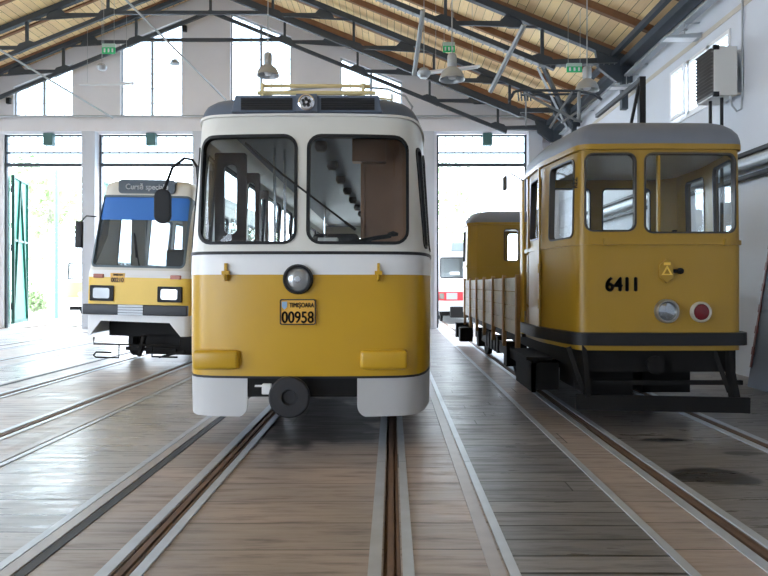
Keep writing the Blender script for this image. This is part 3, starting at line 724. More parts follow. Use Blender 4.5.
# ================================================================== CENTRE TRAM 00958
def centre_tram():
    t = empty('tram', (-.85, 5.96, 0)); tag(t, 'cream and yellow tram numbered 00958 with one round headlight, front centre', 'tram')
    half = [(0,0),(.2,.003),(.4,.01),(.6,.02),(.78,.035),(.90,.05),(1.0,.075),(1.08,.12),(1.14,.19),(1.19,.30),(1.225,.43),(1.255,.60),(1.28,.76),(1.30,1.0),(1.31,1.3),(1.31,3),(1.31,6),(1.31,9)]
    def zf(z):
        a = max(0, min(1, (z-1.85)/1.4)); b_ = max(0, min(1, (1.0-z)/.8))
        return (1-.065*a-.012*b_, .10*a)
    half = [(x*.985, t_) for x, t_ in half]
    L = 12.0; B = Body(half, L, zf)
    obj('side_skirt', B.shell(.33, .715, 0, -.03, 2), GREYW, None)  # temp replaced below
    bpy.data.objects.remove(bpy.data.objects['side_skirt'])
    # skirts: left, right
    for (x0, x1, rr) in ((-1.6, -.545, (.005,.11,.005,.005)), (.515, 1.6, (.11,.005,.005,.005))):
        sh = B.shell(.33, .70, 0, -.03, 2); c = NB(); cutter(c, 'y', x0, x1, .325, 1.0, rr, -.5, 3.2)
        a = boolean(sh, c, 'INTERSECT'); sh.free(); c.free(); obj('front_skirt', a, GREYW, t, smooth=True)
    sh = B.shell(.36, .70, 0, -.03, 1); c = NB(); box(c, -2, 2, 3.6, 20, 0, 1.5); a = boolean(sh, c, 'INTERSECT'); obj('side_skirt', a, GREYW, t); 
    obj('lower_edge_trim', B.shell(.70, .722, .006, -.03, 1), BLK2, t, smooth=True)
    obj('lower_body', B.shell(.722, 1.70, 0, -.05, 5), YEL, t, smooth=True)
    obj('white_band', B.shell(1.70, 1.895, .001, -.05, 2), WHITE, t, smooth=True)
    obj('belt_trim', B.shell(1.895, 1.925, .012, -.05, 1), BLK2, t, smooth=True)
    sh = B.shell(1.925, 3.255, .0, -.05, 6)
    W = [('y', -1.05, -.075, 2.0, 3.065, .13, -.4, .315), ('y', .03, 1.01, 2.0, 3.065, .13, -.4, .315)]
    S = []
    for s in (1, -1):
        d = (1.03, 2.0) if s > 0 else (-2.0, -1.03)
        S += [('x', .33, .53, 1.98, 3.0, .07, *d), ('x', .68, 1.15, 1.98, 3.0, .1, *d)]
        y = 1.45
        while y < 11: S.append(('x', y, y+1.22, 1.97, 3.04, .1, *d)); y += 1.32
    S.append(('y', -.95, .95, 1.45+.5, 2.98, .1, L-.6, L+.5))
    glaze(B, t, sh, W+S, 1.93, 3.2, CREAM, 'upper_body', gas=.022)
    obj('interior_floor', B.slab(.8, .86, -.06), mat('lino', (.38,.36,.33), .6), t)
    obj('roof_gutter', B.shell(3.25, 3.275, .02, -.05, 1), CREAM, t, smooth=True)
    obj('roof', B.dome([(3.275,0),(3.34,.01),(3.40,.04),(3.45,.10),(3.49,.20),(3.52,.34),(3.54,.5),(3.555,.8)]), ROOFB, t, smooth=True, autosmooth=60)
    # destination box on roof front
    b = NB(); prism(b, [(-.72,3.285),(.76,3.285),(.72,3.45),(-.68,3.45)], .085, .6, 'y'); obj('roof_box', b, ROOFB, t, bevel=.01)
    for (x0, x1) in ((-.62, -.12), (.16, .68)):
        b = NB(); box(b, x0, x1, .075, .09, 3.305, 3.42)
        for q in range(5): box(b, x0, x1, .068, .08, 3.31+q*.023, 3.318+q*.023)
        obj('vent_grille', b, BLK2, t)
    b = NB(); box(b, -.08, .12, .055, .15, 3.285, 3.455); obj('emblem_housing', b, mat('housing_blue', (.12,.15,.2), .4), t, bevel=.012)
    b = NB(); lathe(b, [(0,0),(.075,0),(.08,.02),(.066,.03),(.062,.02),(0,.02)], 24, Matrix.Translation((.02,.06,3.37)) @ ROTX); em = obj('round_emblem', b, CHROME, t, smooth=True)
    b = NB()
    for a in range(5):
        an = R(90+72*a); prism(b, [(.02+.03*math.cos(an)+.018*math.cos(k_*PI/3), 3.37+.03*math.sin(an)+.018*math.sin(k_*PI/3)) for k_ in range(6)], .024, .04, 'y')
    obj('emblem_star', b, INK, em)
    # pantograph frame on roof
    b = NB()
    for z in (3.62, 3.69): tube(b, [(-.52, .55, z), (.62, .55, z)], .02, 8)
    tube(b, [(-.55,.5,3.60),(.68,.5,3.60)], .022, 8)
    for x_ in (-.5, .55): tube(b, [(x_,.5,3.44),(x_,.5,3.7)], .018, 6); tube(b, [(x_,.55,3.62),(x_*.7,1.9,3.7)], .018, 6)
    tube(b, [(-.35,1.9,3.7),(.4,1.9,3.7)], .02, 8)
    for x_ in (-.3, .3): tube(b, [(x_,1.9,3.46),(x_,1.9,3.7)], .02, 6)
    pn = obj('current_collector', b, YBAR, t, smooth=True)
    b = NB(); pts = [(-.85,1.0,3.62),(-.6,1.0,3.72),(-.2,1.0,3.80),(.3,1.0,3.84),(.8,1.0,3.80),(1.0,1.0,3.72),(1.08,1.0,3.6),(1.02,1.0,3.46)]
    tube(b, pts, .013, 6); obj('contact_strip', b, GALV, pn, smooth=True)
    b = NB()
    for x_ in (.35, .42, .85): tube(b, [(x_,.6,3.42),(x_,.6,3.62)], .012, 6)
    tube(b, [(.35,.6,3.62),(.85,.6,3.56)], .012, 6)
    obj('roof_rail', b, YBAR, t)
    # headlight, plate, hooks, buffers
    headlamp(t, (-.05, 0.0, 1.655), .145, depth=.06)
    b = NB(); rb = rrect(-.225, .12, 1.218, 1.465, .02); prism(b, rb, -.02, .02, 'y'); pl = obj('number_plate', b, PLATE, t)
    b = NB(); frame_prism(b, rrect(-.225,.12,1.218,1.465,.02), rrect(-.214,.109,1.229,1.454,.015), -.026, -.018); obj('plate_border', b, INK, pl)
    text('plate_lettering', '00958', .155, INK, pl, (-.053, -.022, 1.285), bold=.004, sx=.80)
    text('plate_lettering', 'TIMIŞOARA', .062, INK, pl, (-.015, -.022, 1.405), bold=.0018, sx=.72)
    b = NB(); prism(b, [(-.205,1.44),(-.155,1.44),(-.155,1.39),(-.18,1.365),(-.205,1.39)], -.026, -.018, 'y'); obj('plate_crest', b, mat('crest_blue', (.25,.4,.55), .5), pl)
    for x_ in (-.75, .72):
        b = NB(); yy = .025; box(b, x_-.012, x_+.012, yy-.03, yy+.01, 1.64, 1.81); box(b, x_-.035, x_+.035, yy-.045, yy+.01, 1.70, 1.735); tube(b, [(x_,yy-.03,1.65),(x_,yy-.06,1.66),(x_,yy-.06,1.70)], .012, 6)
        obj('flag_hook', b, YEL, t, bevel=.003)
    for (x0, x1, s) in ((-1.06, -.62, -1), (.545, 1.0, 1)):
        b = NB(); rbox(b, x0, x1, -.05, .3, .79, .975, .035); obj('buffer_pad', b, YEL, t, smooth=True)
    # door leaves inside left, partition right, poles
    b = NB()
    for (x_, y_) in ((-1.1, .75), (-1.1, 1.9), (-1.1, 3.0)):
        pass
    b.free()
    for (x0, x1, y0, z1) in ((-1.07, -.73, .75, 3.03), (-1.06, -.83, 1.9, 3.02), (-1.17, -1.02, 3.4, 3.03)):
        b = NB(); prism(b, rrect(x0, x1, .86, z1, .02), y0, y0+.05, 'y'); c = NB(); xm = (x0+x1)/2; hw = min(.07, (x1-x0)*.25); prism(c, rrect(xm-hw, xm+hw, 2.15, z1-.12, hw*.95), y0-.2, y0+.3, 'y')
        a = boolean(b, c, 'DIFFERENCE'); b.free(); c.free(); o = obj('folding_door', a, WOODD, t)
        b = NB(); prism(b, rrect(xm-hw-.01, xm+hw+.01, 2.14, z1-.11, hw*.95), y0+.02, y0+.026, 'y'); obj('window_pane', b, GLASS, o)
    b = NB(); box(b, .52, 1.12, 1.2, 1.24, .86, 3.30); box(b, .49, .53, 1.17, 1.26, .86, 3.30); obj('partition', b, WOODP, t)
    b = NB(); box(b, .40, .78, 1.05, 1.2, 3.0, 3.30); obj('cab_locker', b, WOODP, t, bevel=.01)
    for x_, y_ in ((-.58, 1.6), (-.47, 1.68), (-.6, 4.5), (-.5, 6.5)):
        b = NB(); tube(b, [(x_,y_,.86),(x_,y_,3.30)], .018, 8); obj('grab_pole', b, CHROME, t, smooth=True)
    # ceiling vault + lamps
    b = NB(); n = 14; pts = [(1.1*math.cos(PI*i/n), 3.12+.30*math.sin(PI*i/n)) for i in range(n+1)]; outl = pts + [(x_, z_+.02) for x_, z_ in pts[::-1]]
    for j in range(9): prism(b, outl, .7+j*1.2, .7+j*1.2+1.18, 'y')
    obj('ceiling_vault', b, LINER, t, smooth=True, autosmooth=30)
    for j in range(7):
        b = NB(); lathe(b, [(0,-.17),(.05,-.16),(.078,-.11),(.07,-.05),(.035,-.01),(.035,.1),(0,.1)], 18, Matrix.Translation((.02+.02*j, 1.3+j*1.15, 3.32))); obj('ceiling_globe', b, SHADEG, t, smooth=True)
    # seats, console
    for j in range(6):
        for x_ in (-.85, -.3, .35, .8):
            b = NB(); rbox(b, x_-.2, x_+.2, 3.3+j*1.2, 3.7+j*1.2, 1.22, 1.32, .03); rbox(b, x_-.2, x_+.2, 3.68+j*1.2, 3.76+j*1.2, 1.3, 1.95, .03); box(b, x_-.03, x_+.03, 3.45+j*1.2, 3.55+j*1.2, .86, 1.22); obj('passenger_seat', b, SEATM, t)
    b = NB(); rbox(b, -.75, 1.0, .16, .55, 1.3, 1.98, .05); obj('driver_console', b, BLK2, t)
    b = NB(); tube(b, [(.62,.35,1.98),(.62,.35,2.06)], .02, 8); tube(b, [(.42,.25,2.02),(.7,.35,2.08),(.84,.35,2.1)], .022, 8); lathe(b, [(0,0),(.05,.01),(.055,.04),(0,.06)], 14, Matrix.Translation((.86,.35,2.09))); obj('controller_handle', b, DARK, t, smooth=True)
    b = NB(); rbox(b, .1, .3, .3, .4, 1.99, 2.08, .01); obj('paper_note', b, WHITE, t)
    b = NB(); rbox(b, .0, .5, .62, .85, 1.75, 2.15, .05); rbox(b, .0, .5, .6, 1.0, 1.35, 1.45, .03); box(b, .22, .28, .75, .85, .86, 1.35); obj('driver_seat', b, BLK2, t)
    # wiper rod
    b = NB(); tube(b, [(-.56,-.0,2.965),(-.2,-.03,2.66),(.3,-.03,2.28),(.50,0.01,2.13)], .011, 6); tube(b, [(.40,-.035,2.20),(.50,-.02,2.13)], .015, 6); obj('wiper', b, BLACK, t)
    # underframe
    b = NB(); box(b, -.95, .95, .22, 11.7, .52, .79); box(b, -.56, .53, .03, .25, .52, .715); obj('underframe', b, DARK, t)
    b = NB(); lathe(b, [(0,-.3),(.05,-.3),(.06,-.03),(.185,-.03),(.195,-.01),(.195,.02),(.18,.035),(.075,.035),(.06,.0),(0,0)], 32, Matrix.Translation((-.115,-.12,.545)) @ ROTX); obj('coupler_disc', b, mat('coupler_iron', (.03,.03,.033), .5, .4), t, smooth=True)
    b = NB(); box(b, -.115-.05, -.115+.05, -.1, .5, .50, .60); obj('coupler_bar', b, DARK, t)
    b = NB(); rbox(b, -.40, -.31, -.02, .06, .55, .65, .01); box(b, -.47,-.38, 0, .04, .62,.635); obj('cable_socket', b, WHITE, t)
    for y_ in (2.2, 4.0, 8.0, 9.8): wheelset(t, y_, x0=.10)
    b = NB(); 
    for y0 in (1.7, 7.5):
        for s in (-1, 1): box(b, .135+s*.9-.05, .135+s*.9+.05, y0, y0+2.8, .28, .5)
    obj('bogie_frame', b, DARK, t)
    # oval mirror on a bent arm, left side
    b = NB(); tube(b, [(-1.17,.62,2.78),(-1.27,.62,2.93),(-1.36,.64,2.95),(-1.50,.68,2.86),(-1.60,.7,2.62)], .015, 6); tube(b, [(-1.2,.62,2.6),(-1.22,.62,2.85),(-1.27,.62,2.93)], .014, 6); ma = obj('mirror_arm', b, DARK, t, smooth=True)
    b = NB(); prism(b, rrect(-1.70,-1.52,2.26,2.63,.085,8), .67, .72, 'y'); obj('oval_mirror', b, BLACK, t, bevel=.012)
    return t
centre_tram()

# ================================================================== WORKS TRAM 6411
def works_tram():
    t = empty('works_tram', (3.0, 6.9, 0)); tag(t, 'ochre works tram numbered 6411 with grey roof and plank-sided flat bed', 'tram')
    half = [(0,0),(.3,.004),(.6,.012),(.8,.022),(.86,.035),(.90,.065),(.925,.12),(.955,.25),(1.0,.5),(1.05,.8),(1.085,1.0),(1.10,1.2),(1.10,1.7)]
    def cab(y0, L, rev, zroof, side_door=True):
        B = Body(half, L, lambda z: (1 - .02*max(0, min(1, (z-2.1)/1.0)), 0))
        p = t
        c = bpy.data.objects.new('cab', None); link(c, t); c.location = (0, y0, 0)
        if rev: c.rotation_euler = (0, 0, PI)
        c.location.y = y0 + (L if rev else 0)
        bpy.data.objects.remove(c)
        class P: pass
        objs = []
        def add(o):
            objs.append(o); return o
        sh = B.shell(.87, 2.05, 0, -.05, 3)
        before = set(bpy.data.objects)
        add(obj('lower_body', sh, OCH, t, smooth=True))
        add(obj('belt_molding', B.shell(2.05, 2.10, .022, -.04, 1), OCH, t, smooth=True, bevel=0))
        sh = B.shell(2.10, 3.14, 0, -.05, 4)
        W = [('y', -.845, -.285, 2.20, 3.07, .09, -.4, .4), ('y', -.19, .84, 2.18, 3.07, .09, -.4, .4),
             ('x', .16, .80, 2.14, 3.04, .08, -2, -.855), ('x', .16, .80, 2.14, 3.04, .08, .855, 2),
             ('x', 1.10, 1.62, 2.2, 3.0, .07, -2, -.6), ('x', 1.10, 1.62, 2.2, 3.0, .07, .6, 2),
             ] + ([('y', -.16, .20, 2.2, 3.0, .07, L-.5, L+.4)] if rev else [('y', -.75, -.12, 2.2, 3.0, .07, L-.5, L+.4), ('y', .05, .75, 2.2, 3.0, .07, L-.5, L+.4)])
        glaze(B, t, sh, W, 2.12, 3.12, OCH, 'upper_body', gas=.015, gmat=mat('dark_window_trim', (.05,.045,.04), .4))
        obj('roof_fascia', B.shell(3.11, 3.17, .03, -.05, 1), OCH, t, smooth=True)
        obj('roof', B.dome([(3.17,-.025),(3.22,-.02),(3.29,.0),(3.36,.05),(3.42,.12),(3.46,.21),(3.485,.34),(3.495,.45)]) if zroof < 3.45 else B.dome([(3.17,-.04),(3.22,-.03),(3.3,.02),(3.38,.1),(3.45,.22),(3.49,.4),(3.51,.6)]), ROOFG, t, smooth=True, autosmooth=60)
        obj('cab_floor', B.slab(.90, .96, -.04), DARK, t)
        obj('cab_ceiling', B.slab(3.12, 3.14, -.06), LINER, t)
        new = [o for o in bpy.data.objects if o not in before or o in objs]
        for o in new:
            if o.parent is t:
                if rev: o.data.transform(Matrix.Translation((0, y0+L, 0)) @ Matrix.Rotation(PI, 4, 'Z'))
                else: o.data.transform(Matrix.Translation((0, y0, 0)))
        return B
    L1 = 2.15; B = cab(0, L1, False, 3.42)
    y2 = 8.6; cab(y2, 2.2, True, 3.52)
    # front dress
    obj('bumper', B.shell(.93, 1.07, .075, 0, 1), BLK2, t, smooth=True)
    # cut bumper rear part by short body: acceptable ring
    # window divider post inside wide window
    b = NB(); box(b, -.03, .0, .03, .07, 2.2, 3.05); obj('window_post', b, OCH, t)
    text('number', '6411', .215, INK, t, (-.435, -.004, 1.60), extrude=.003, bold=.011, sx=.9)
    headlamp(t, (.05, .0, 1.31), .135, ring=mat('dull_chrome', (.40,.38,.34), .3, .8), depth=.06, lens=mat('dark_lens', (.38,.42,.46), .12, .8), shield=False)
    headlamp(t, (.43, .0, 1.30), .115, ring=mat('lamp_ring_cream', (.45,.42,.36), .4), lens=RED, name='tail_lamp', depth=.05, shield=False)
    b = NB(); hx = [(.045+.10*math.cos(R(90+60*k_))*.85, 1.755+.135*math.sin(R(90+60*k_))) for k_ in range(6)]; prism(b, hx, -.035, .01, 'y'); em = obj('emblem_plate', b, OCH, t, bevel=.006)
    b = NB(); frame_prism(b, [(.045+.07*math.cos(R(90+120*k_)), 1.745+.07*math.sin(R(90+120*k_))) for k_ in range(3)], [(.045+.04*math.cos(R(90+120*k_)), 1.745+.04*math.sin(R(90+120*k_))) for k_ in range(3)], -.045, -.035); box(b, .01,.08,-.045,-.035,1.82,1.85); obj('emblem_relief', b, YEL2, em)
    b = NB(); tube(b, [(.12,-.01,1.755),(.17,-.05,1.755)], .02, 8); lathe(b, [(0,0),(.035,0),(.035,.03),(0,.035)], 12, Matrix.Translation((.20,-.005,1.755)) @ ROTX); obj('emblem_lever', b, DARK, em)
    text('side_lettering', 'REZ', .07, INK, t, (-.935, .085, 2.75), rot=(R(90), R(-90), R(-25)), bold=.002)
    b = NB()
    for x_ in (-.62, .72): box(b, x_-.03, x_+.03, -.035, 0, 2.04, 2.11)
    obj('belt_hinge', b, OCH, t)
    # door on left side
    b = NB(); box(b, -1.125, -1.10, 1.02, 1.06, .95, 3.1); box(b, -1.125, -1.10, 1.66, 1.70, .95, 3.1); box(b, -1.118, -1.10, 1.06, 1.66, .98, 2.04); dr = obj('cab_door', b, OCH, t)
    b = NB(); tube(b, [(-1.13,1.6,1.3),(-1.17,1.6,1.35),(-1.17,1.6,2.0),(-1.13,1.6,2.05)], .014, 6); obj('handrail', b, OCH, dr)
    b = NB(); [tube(b, [(-1.125,1.0,z),(-1.125,1.0,z+.12)], .02, 8) for z in (1.3, 1.75)]; obj('hinge', b, OCH, dr)
    b = NB(); box(b, -1.13, -1.10, 2.0, 2.15, .9, 3.12); obj('corner_pillar', b, WHITE if False else YEL2, t)
    # step
    b = NB(); box(b, -1.32, -1.0, .85, 1.95, .66, .70); obj('step', b, DARK, t)
    b = NB(); box(b, -1.24, -1.19, .9, .96, .25, .66); box(b, -1.24, -1.19, 1.64, 1.70, .25, .66); box(b, -1.24, -.9, .9, .94, .28, .62); box(b, -1.24, -1.2, .9, 1.9, .25, .62); obj('step_frame', b, DARK, t)
    # under front: chassis, legs, catcher
    b = NB(); box(b, -.85, .88, .1, 10.6, .62, .9); box(b, -.7, -.2, .3, 1.6, .3, .62); box(b, .15, .75, .9, 1.5, .25, .65); obj('chassis', b, DARK, t)
    for x_ in (-.85, .78):
        b = NB(); bar(b, (x_, .1, .95), (x_+.02, .0, .35), .05, .12); bar(b, (x_-.15, .12, .9), (x_, .05, .4), .03, .05); bar(b, (x_+(.0), .1, .95), (x_+.12, .05, .2), .04, .05); obj('fender_leg', b, DARK, t)
    b = NB(); bar(b, (-.95, .0, .30), (.95, -.05, .27), .04, .17); bar(b, (-.95,.1,.5), (.95,.1,.5), .05, .05); obj('fender_board', b, DARK, t)
    b = NB(); lathe(b, [(0,-.3),(.04,-.3),(.05,0),(.10,0),(.10,.05),(0,.05)], 16, Matrix.Translation((-.1,-.05,.72)) @ ROTX); obj('coupler', b, DARK, t, smooth=True)
    for y_ in (2.6, 7.4, 3.9): wheelset(t, y_, r=.40, x0=-.03)
    b = NB()
    for s in (-1, 1):
        box(b, s*.92-.05, s*.92+.05, 1.9, 8.2, .35, .55)
        for y_ in (2.6, 3.9, 7.4): box(b, s*.95-.08, s*.95+.08, y_-.14, y_+.14, .2, .62)
        for q in range(5): box(b, s*.95-.04, s*.95+.04, 4.9+q*.35, 5.1+q*.35, .3, .62)
    obj('running_gear', b, DARK, t, bevel=.01)
    # bed
    b = NB(); box(b, -1.1, 1.1, L1, y2, .84, .95); obj('bed_floor', b, WOODD, t)
    nP = 6; seg = (y2 - L1 + .1)/nP
    for s in (-1, 1):
        for q in range(nP):
            ya = L1+.03 + q*seg; b = NB()
            for k_ in range(4): box(b, s*1.14-.02, s*1.14+.02, ya+.07, ya+seg-.01, .86+k_*.215, .86+k_*.215+.205)
            obj('side_board', b, BOARD, t, bevel=.004)
        for q in range(nP+1):
            ya = L1+.03 + q*seg; b = NB(); prism(b, [(ya-.05,.68),(ya,.60),(ya+.05,.68),(ya+.05,1.72),(ya+.02,1.76),(ya-.02,1.76),(ya-.05,1.72)], s*1.16-.03, s*1.16+.03, 'x'); obj('stake', b, STAKE, t)
    b = NB(); box(b, -1.3, -.85, y2+.9, y2+1.15, .22, .6); obj('rear_step', b, DARK, t); b = NB(); rbox(b, -1.32, -1.0, y2-.2, y2+.1, .2, .55, .02); obj('tool_box', b, DARK, t)
    # roof mast and pantograph
    b = NB()
    bar(b, (-.32,1.1,3.53), (.3,1.1,3.53), .05, .05)
    obj('roof_beam', b, BLK2, t)
    b = NB(); bar(b, (.22,1.1,3.45), (.22,1.1,4.28), .08, .08, up=(0,1,0)); prism(b, [(.04,3.48),(.42,3.48),(.30,3.58),(.14,3.58)], 1.02, 1.18, 'y'); bar(b, (.20,1.1,4.24), (.06,1.1,3.56), .03, .035); bar(b, (.22,1.1,4.25), (px(595,62)-2.97,620/62-6.9,pz(116,62)), .05, .06); obj('bow_mast', b, BLK2, t)
    # pantograph at px 505-600, y 88-128 (about 2 m behind front)
    s0 = 62.0
    def Q(x_, y_, s=s0): return (px(x_, s)-2.97, 620/s-6.9, pz(y_, s))
    b = NB()
    tube(b, [Q(507,101), Q(512,92), Q(520,90), Q(575,91), Q(592,94), Q(600,100)], .022, 8)
    tube(b, [Q(520,95,58), Q(575,94,58)], .02, 8)
    for k_ in range(5): a_ = Q(516+k_*3, 92); tube(b, [a_, Q(517+k_*3, 101)], .012, 5)
    pn = obj('pantograph_head', b, GALV if False else STEEL, t, smooth=True)
    for pp, rr_ in (([Q(522,93), Q(570,118), Q(580,122)], .022), ([Q(598,96,58), Q(560,123,58)], .02), ([Q(524,93), Q(524,126)], .012), ([Q(570,92), Q(548,128)], .02), ([Q(577,92), Q(577,120)], .03)):
        b = NB(); tube(b, pp, rr_, 8); obj('pantograph_arm', b, mat('arm_grey', (.25,.27,.29), .45, .3), t, smooth=True)
    b = NB(); tube(b, [(-.55,1.2,3.56),(-.55,2.05,3.56)], .035, 8); tube(b, [(-.1,1.2,3.56),(-.1,2.05,3.56)], .035, 8)
    for (x_, y_) in ((-.55,1.3),(-.55,1.8),(-.1,1.3),(-.1,1.8)): lathe(b, [(.05,0),(.05,.02),(.03,.03),(.05,.045),(.03,.06),(0,.07)], 12, Matrix.Translation((x_,y_,3.49)))
    obj('pantograph_base', b, BLK2, t, smooth=True)
    # mirror
    b = NB(); rbox(b, -1.42, -1.36, 1.9, 2.0, 2.95, 3.15, .02); tube(b, [(-1.38,1.95,3.15),(-1.3,1.98,3.2),(-1.12,2.0,3.1)], .012, 6); obj('side_mirror', b, mat('mirror_grey', (.2,.2,.22), .4), t)
    # driver console inside
    b = NB(); rbox(b, .1, .6, .3, .6, .96, 2.15, .04); tube(b, [(.35,.45,2.15),(.35,.45,2.25)], .03, 8); obj('controller', b, DARK, t)
    return t
works_tram()

# ================================================================== LEFT TRAM 00210
def left_tram(name, x, y, label, rake=True):
    t = empty(name, (x, y, 0)); tag(t, label, 'tram')
    half = [(0,0),(.4,.01),(.75,.03),(.92,.06),(.97,.09),(1.0,.15),(1.02,.3),(1.06,.6),(1.08,1.0),(1.08,3),(1.08,6)]
    def zf(z):
        a = max(0, min(1, (z-1.75)/1.8)); return (1-.13*a, .42*a)
    L = 7; B = Body(half, L, zf)
    sk = B.shell(.60, 1.0, 0, -.04, 1); c = NB()
    prism(c, [(-.98,.5),(-.68,.88),(.66,.86),(.95,.5)], -.5, 2.2, 'y'); a = boolean(sk, c, 'DIFFERENCE'); obj('skirt', a, WHITE, t, smooth=True)
    obj('lower_body', B.shell(1.0, 1.72, 0, -.05, 2), YEL2, t, smooth=True)
    obj('white_band', B.shell(1.72, 1.86, .002, -.05, 1), WHITE, t, smooth=True)
    sh = B.shell(1.86, 3.42, 0, -.05, 5)
    W = [('y', -.93, .90, 1.92, 3.26, .09, -.3, .75)]
    for s in (1,-1):
        d = (.6, 2) if s > 0 else (-2, -.6); y_ = 1.3
        while y_ < 5: W.append(('x', y_, y_+1.3, 1.95, 3.1, .08, *d)); y_ += 1.5
    W.append(('y', -.85, .85, 1.95, 3.25, .08, L-.6, L+.9))
    glaze(B, t, sh, W, 1.88, 3.40, CREAM, 'upper_body', gas=.03, gmat=mat('grey_gasket', (.10,.14,.17), .5), glass=GLASSD)
    obj('roof', B.dome([(3.42,0),(3.47,.02),(3.52,.06),(3.565,.14),(3.59,.3),(3.60,.6)]), CREAM, t, smooth=True, autosmooth=60)
    obj('interior_floor', B.slab(.9, .95, -.06), DARK, t)
    obj('interior_ceiling', B.slab(3.37, 3.40, -.08), LINER, t)
    return t, B
def fi(z): return .42*max(0, min(1, (z-1.75)/1.8))
t, B = left_tram('tram', -4.95, 11.9, 'white and yellow tram numbered 00210 with blue film across its windscreen')
t.rotation_euler = (0, R(1.2), R(-2))
# blue film: strip of shell
sh = B.shell(2.80, 3.245, -.015, -.024, 1); c = NB(); box(c, -.88, .86, -.5, .8, 2, 4); a = boolean(sh, c, 'INTERSECT'); obj('blue_film', a, BLUE, t, smooth=True)
b = NB(); prism(b, rrect(-.54, .58, 3.30, 3.56, .06), fi(3.43)-.05, fi(3.43)+.2, 'y'); db = obj('destination_board', b, mat('board_slate', (.03,.05,.07), .3), t)
text('lettering', 'Cursă specială', .15, WINK, db, (.03, fi(3.43)-.055, 3.42), bold=.002, sx=.95)
b = NB(); rbox(b, -1.0, 1.02, -.07, .05, 1.0, 1.20, .02); obj('bumper', b, mat('bumper_black', (.03,.035,.045), .5), t, smooth=True)
b = NB()
for q in range(4): box(b, -.30, .18, -.085, -.06, 1.0+q*.052, 1.04+q*.052)
obj('bumper_grille', b, GALV, t)
for x_ in (-.66, .66):
    b = NB(); prism(b, rrect(x_-.23, x_+.23, 1.26, 1.56, .02), -.02, .12, 'y'); hl = obj('headlight', b, BLACK, t)
    b = NB(); prism(b, rrect(x_-.16, x_+.16, 1.31, 1.51, .04), -.03, .0, 'y'); obj('lens', b, LENS, hl)
for x_ in (-.74, .76):
    b = NB(); rbox(b, x_-.10, x_+.10, .0, .1, 1.70, 1.78, .015); obj('indicator', b, mat('amber_red', (.4,.12,.08), .3), t)
b = NB(); box(b, -.50, -.22, .0, .05, 1.62, 1.80); pl = obj('number_plate', b, PLATE, t)
text('plate_lettering', '00210', .12, INK, pl, (-.36, -.003, 1.665), bold=.003, sx=.82); text('plate_lettering', 'TIMIŞOARA', .05, INK, pl, (-.35, -.003, 1.765), bold=.0015, sx=.75)
b = NB(); tube(b, [(.05,.06,1.86),(-.02,.10,2.1),(-.12,.2,2.5)], .012, 6); tube(b, [(-.05,.11,2.1),(-.15,.22,2.55)], .016, 6); obj('wiper', b, BLACK, t)
b = NB(); rbox(b, -1.28, -1.12, .1, .17, 2.25, 2.75, .03); tube(b, [(-1.15,.12,2.75),(-1.1,.2,2.85),(-.95,.3,2.85)], .014, 6); obj('side_mirror', b, BLK2, t, smooth=True)
b = NB(); box(b, -.75, .8, .5, 6.6, .55, .9); obj('underframe', b, DARK, t)
b = NB(); tube(b, [(-.85,.1,.55),(-.85,.1,.42),(.85,.1,.42),(.85,.1,.55)], .018, 6); tube(b, [(-.35,.1,.42),(-.35,.1,.16),(-.8,.1,.16),(-.85,.1,.2),(-.8,.1,.26),(-.5,.1,.26)], .018, 6)
bar(b, (-.3,.3,.33), (.7,.3,.3), .05, .07); bar(b, (0,.2,.2), (.1,.2,.6), .1, .06); bar(b, (.4,.2,.18), (.9,.2,.3), .04, .04); tube(b, [(.3,.1,.42),(.3,.1,.2),(.8,.1,.2)], .02, 6); obj('fender_frame', b, DARK, t)
for y_ in (1.8, 5.2): wheelset(t, y_)
b = NB(); box(b, .0, 1.0, .5, 1.8, .2, .6); obj('equipment_box', b, DARK, t)
for (x0, x1, y_, z1) in ((-.85,-.55,1.6,3.2),(-.10,.22,2.6,3.2),(.5,.85,1.8,3.0)):
    b = NB(); box(b, x0, x1, y_, y_+.05, .95, z1); obj('interior_panel', b, mat('grey_laminate', (.55,.52,.48), .5), t)
b = NB(); rbox(b, .2, .6, .9, 1.0, 1.5, 2.3, .05); obj('driver_seat', b, BLK2, t)
b = NB(); rbox(b, -.85, .85, .25, .6, 1.2, 1.95, .04); obj('console', b, BLK2, t)

for o_ in t.children_recursive:
    if o_.type != 'MESH' : continue
    if o_.name.startswith(('lettering',)): o_.location.z = 1.9+(o_.location.z-1.9)*1.06; continue
    if o_.name.startswith(('plate_lettering',)): continue
    for v_ in o_.data.vertices:
        if v_.co.z > 1.9: v_.co.z = 1.9+(v_.co.z-1.9)*1.06
t.location.z = .022
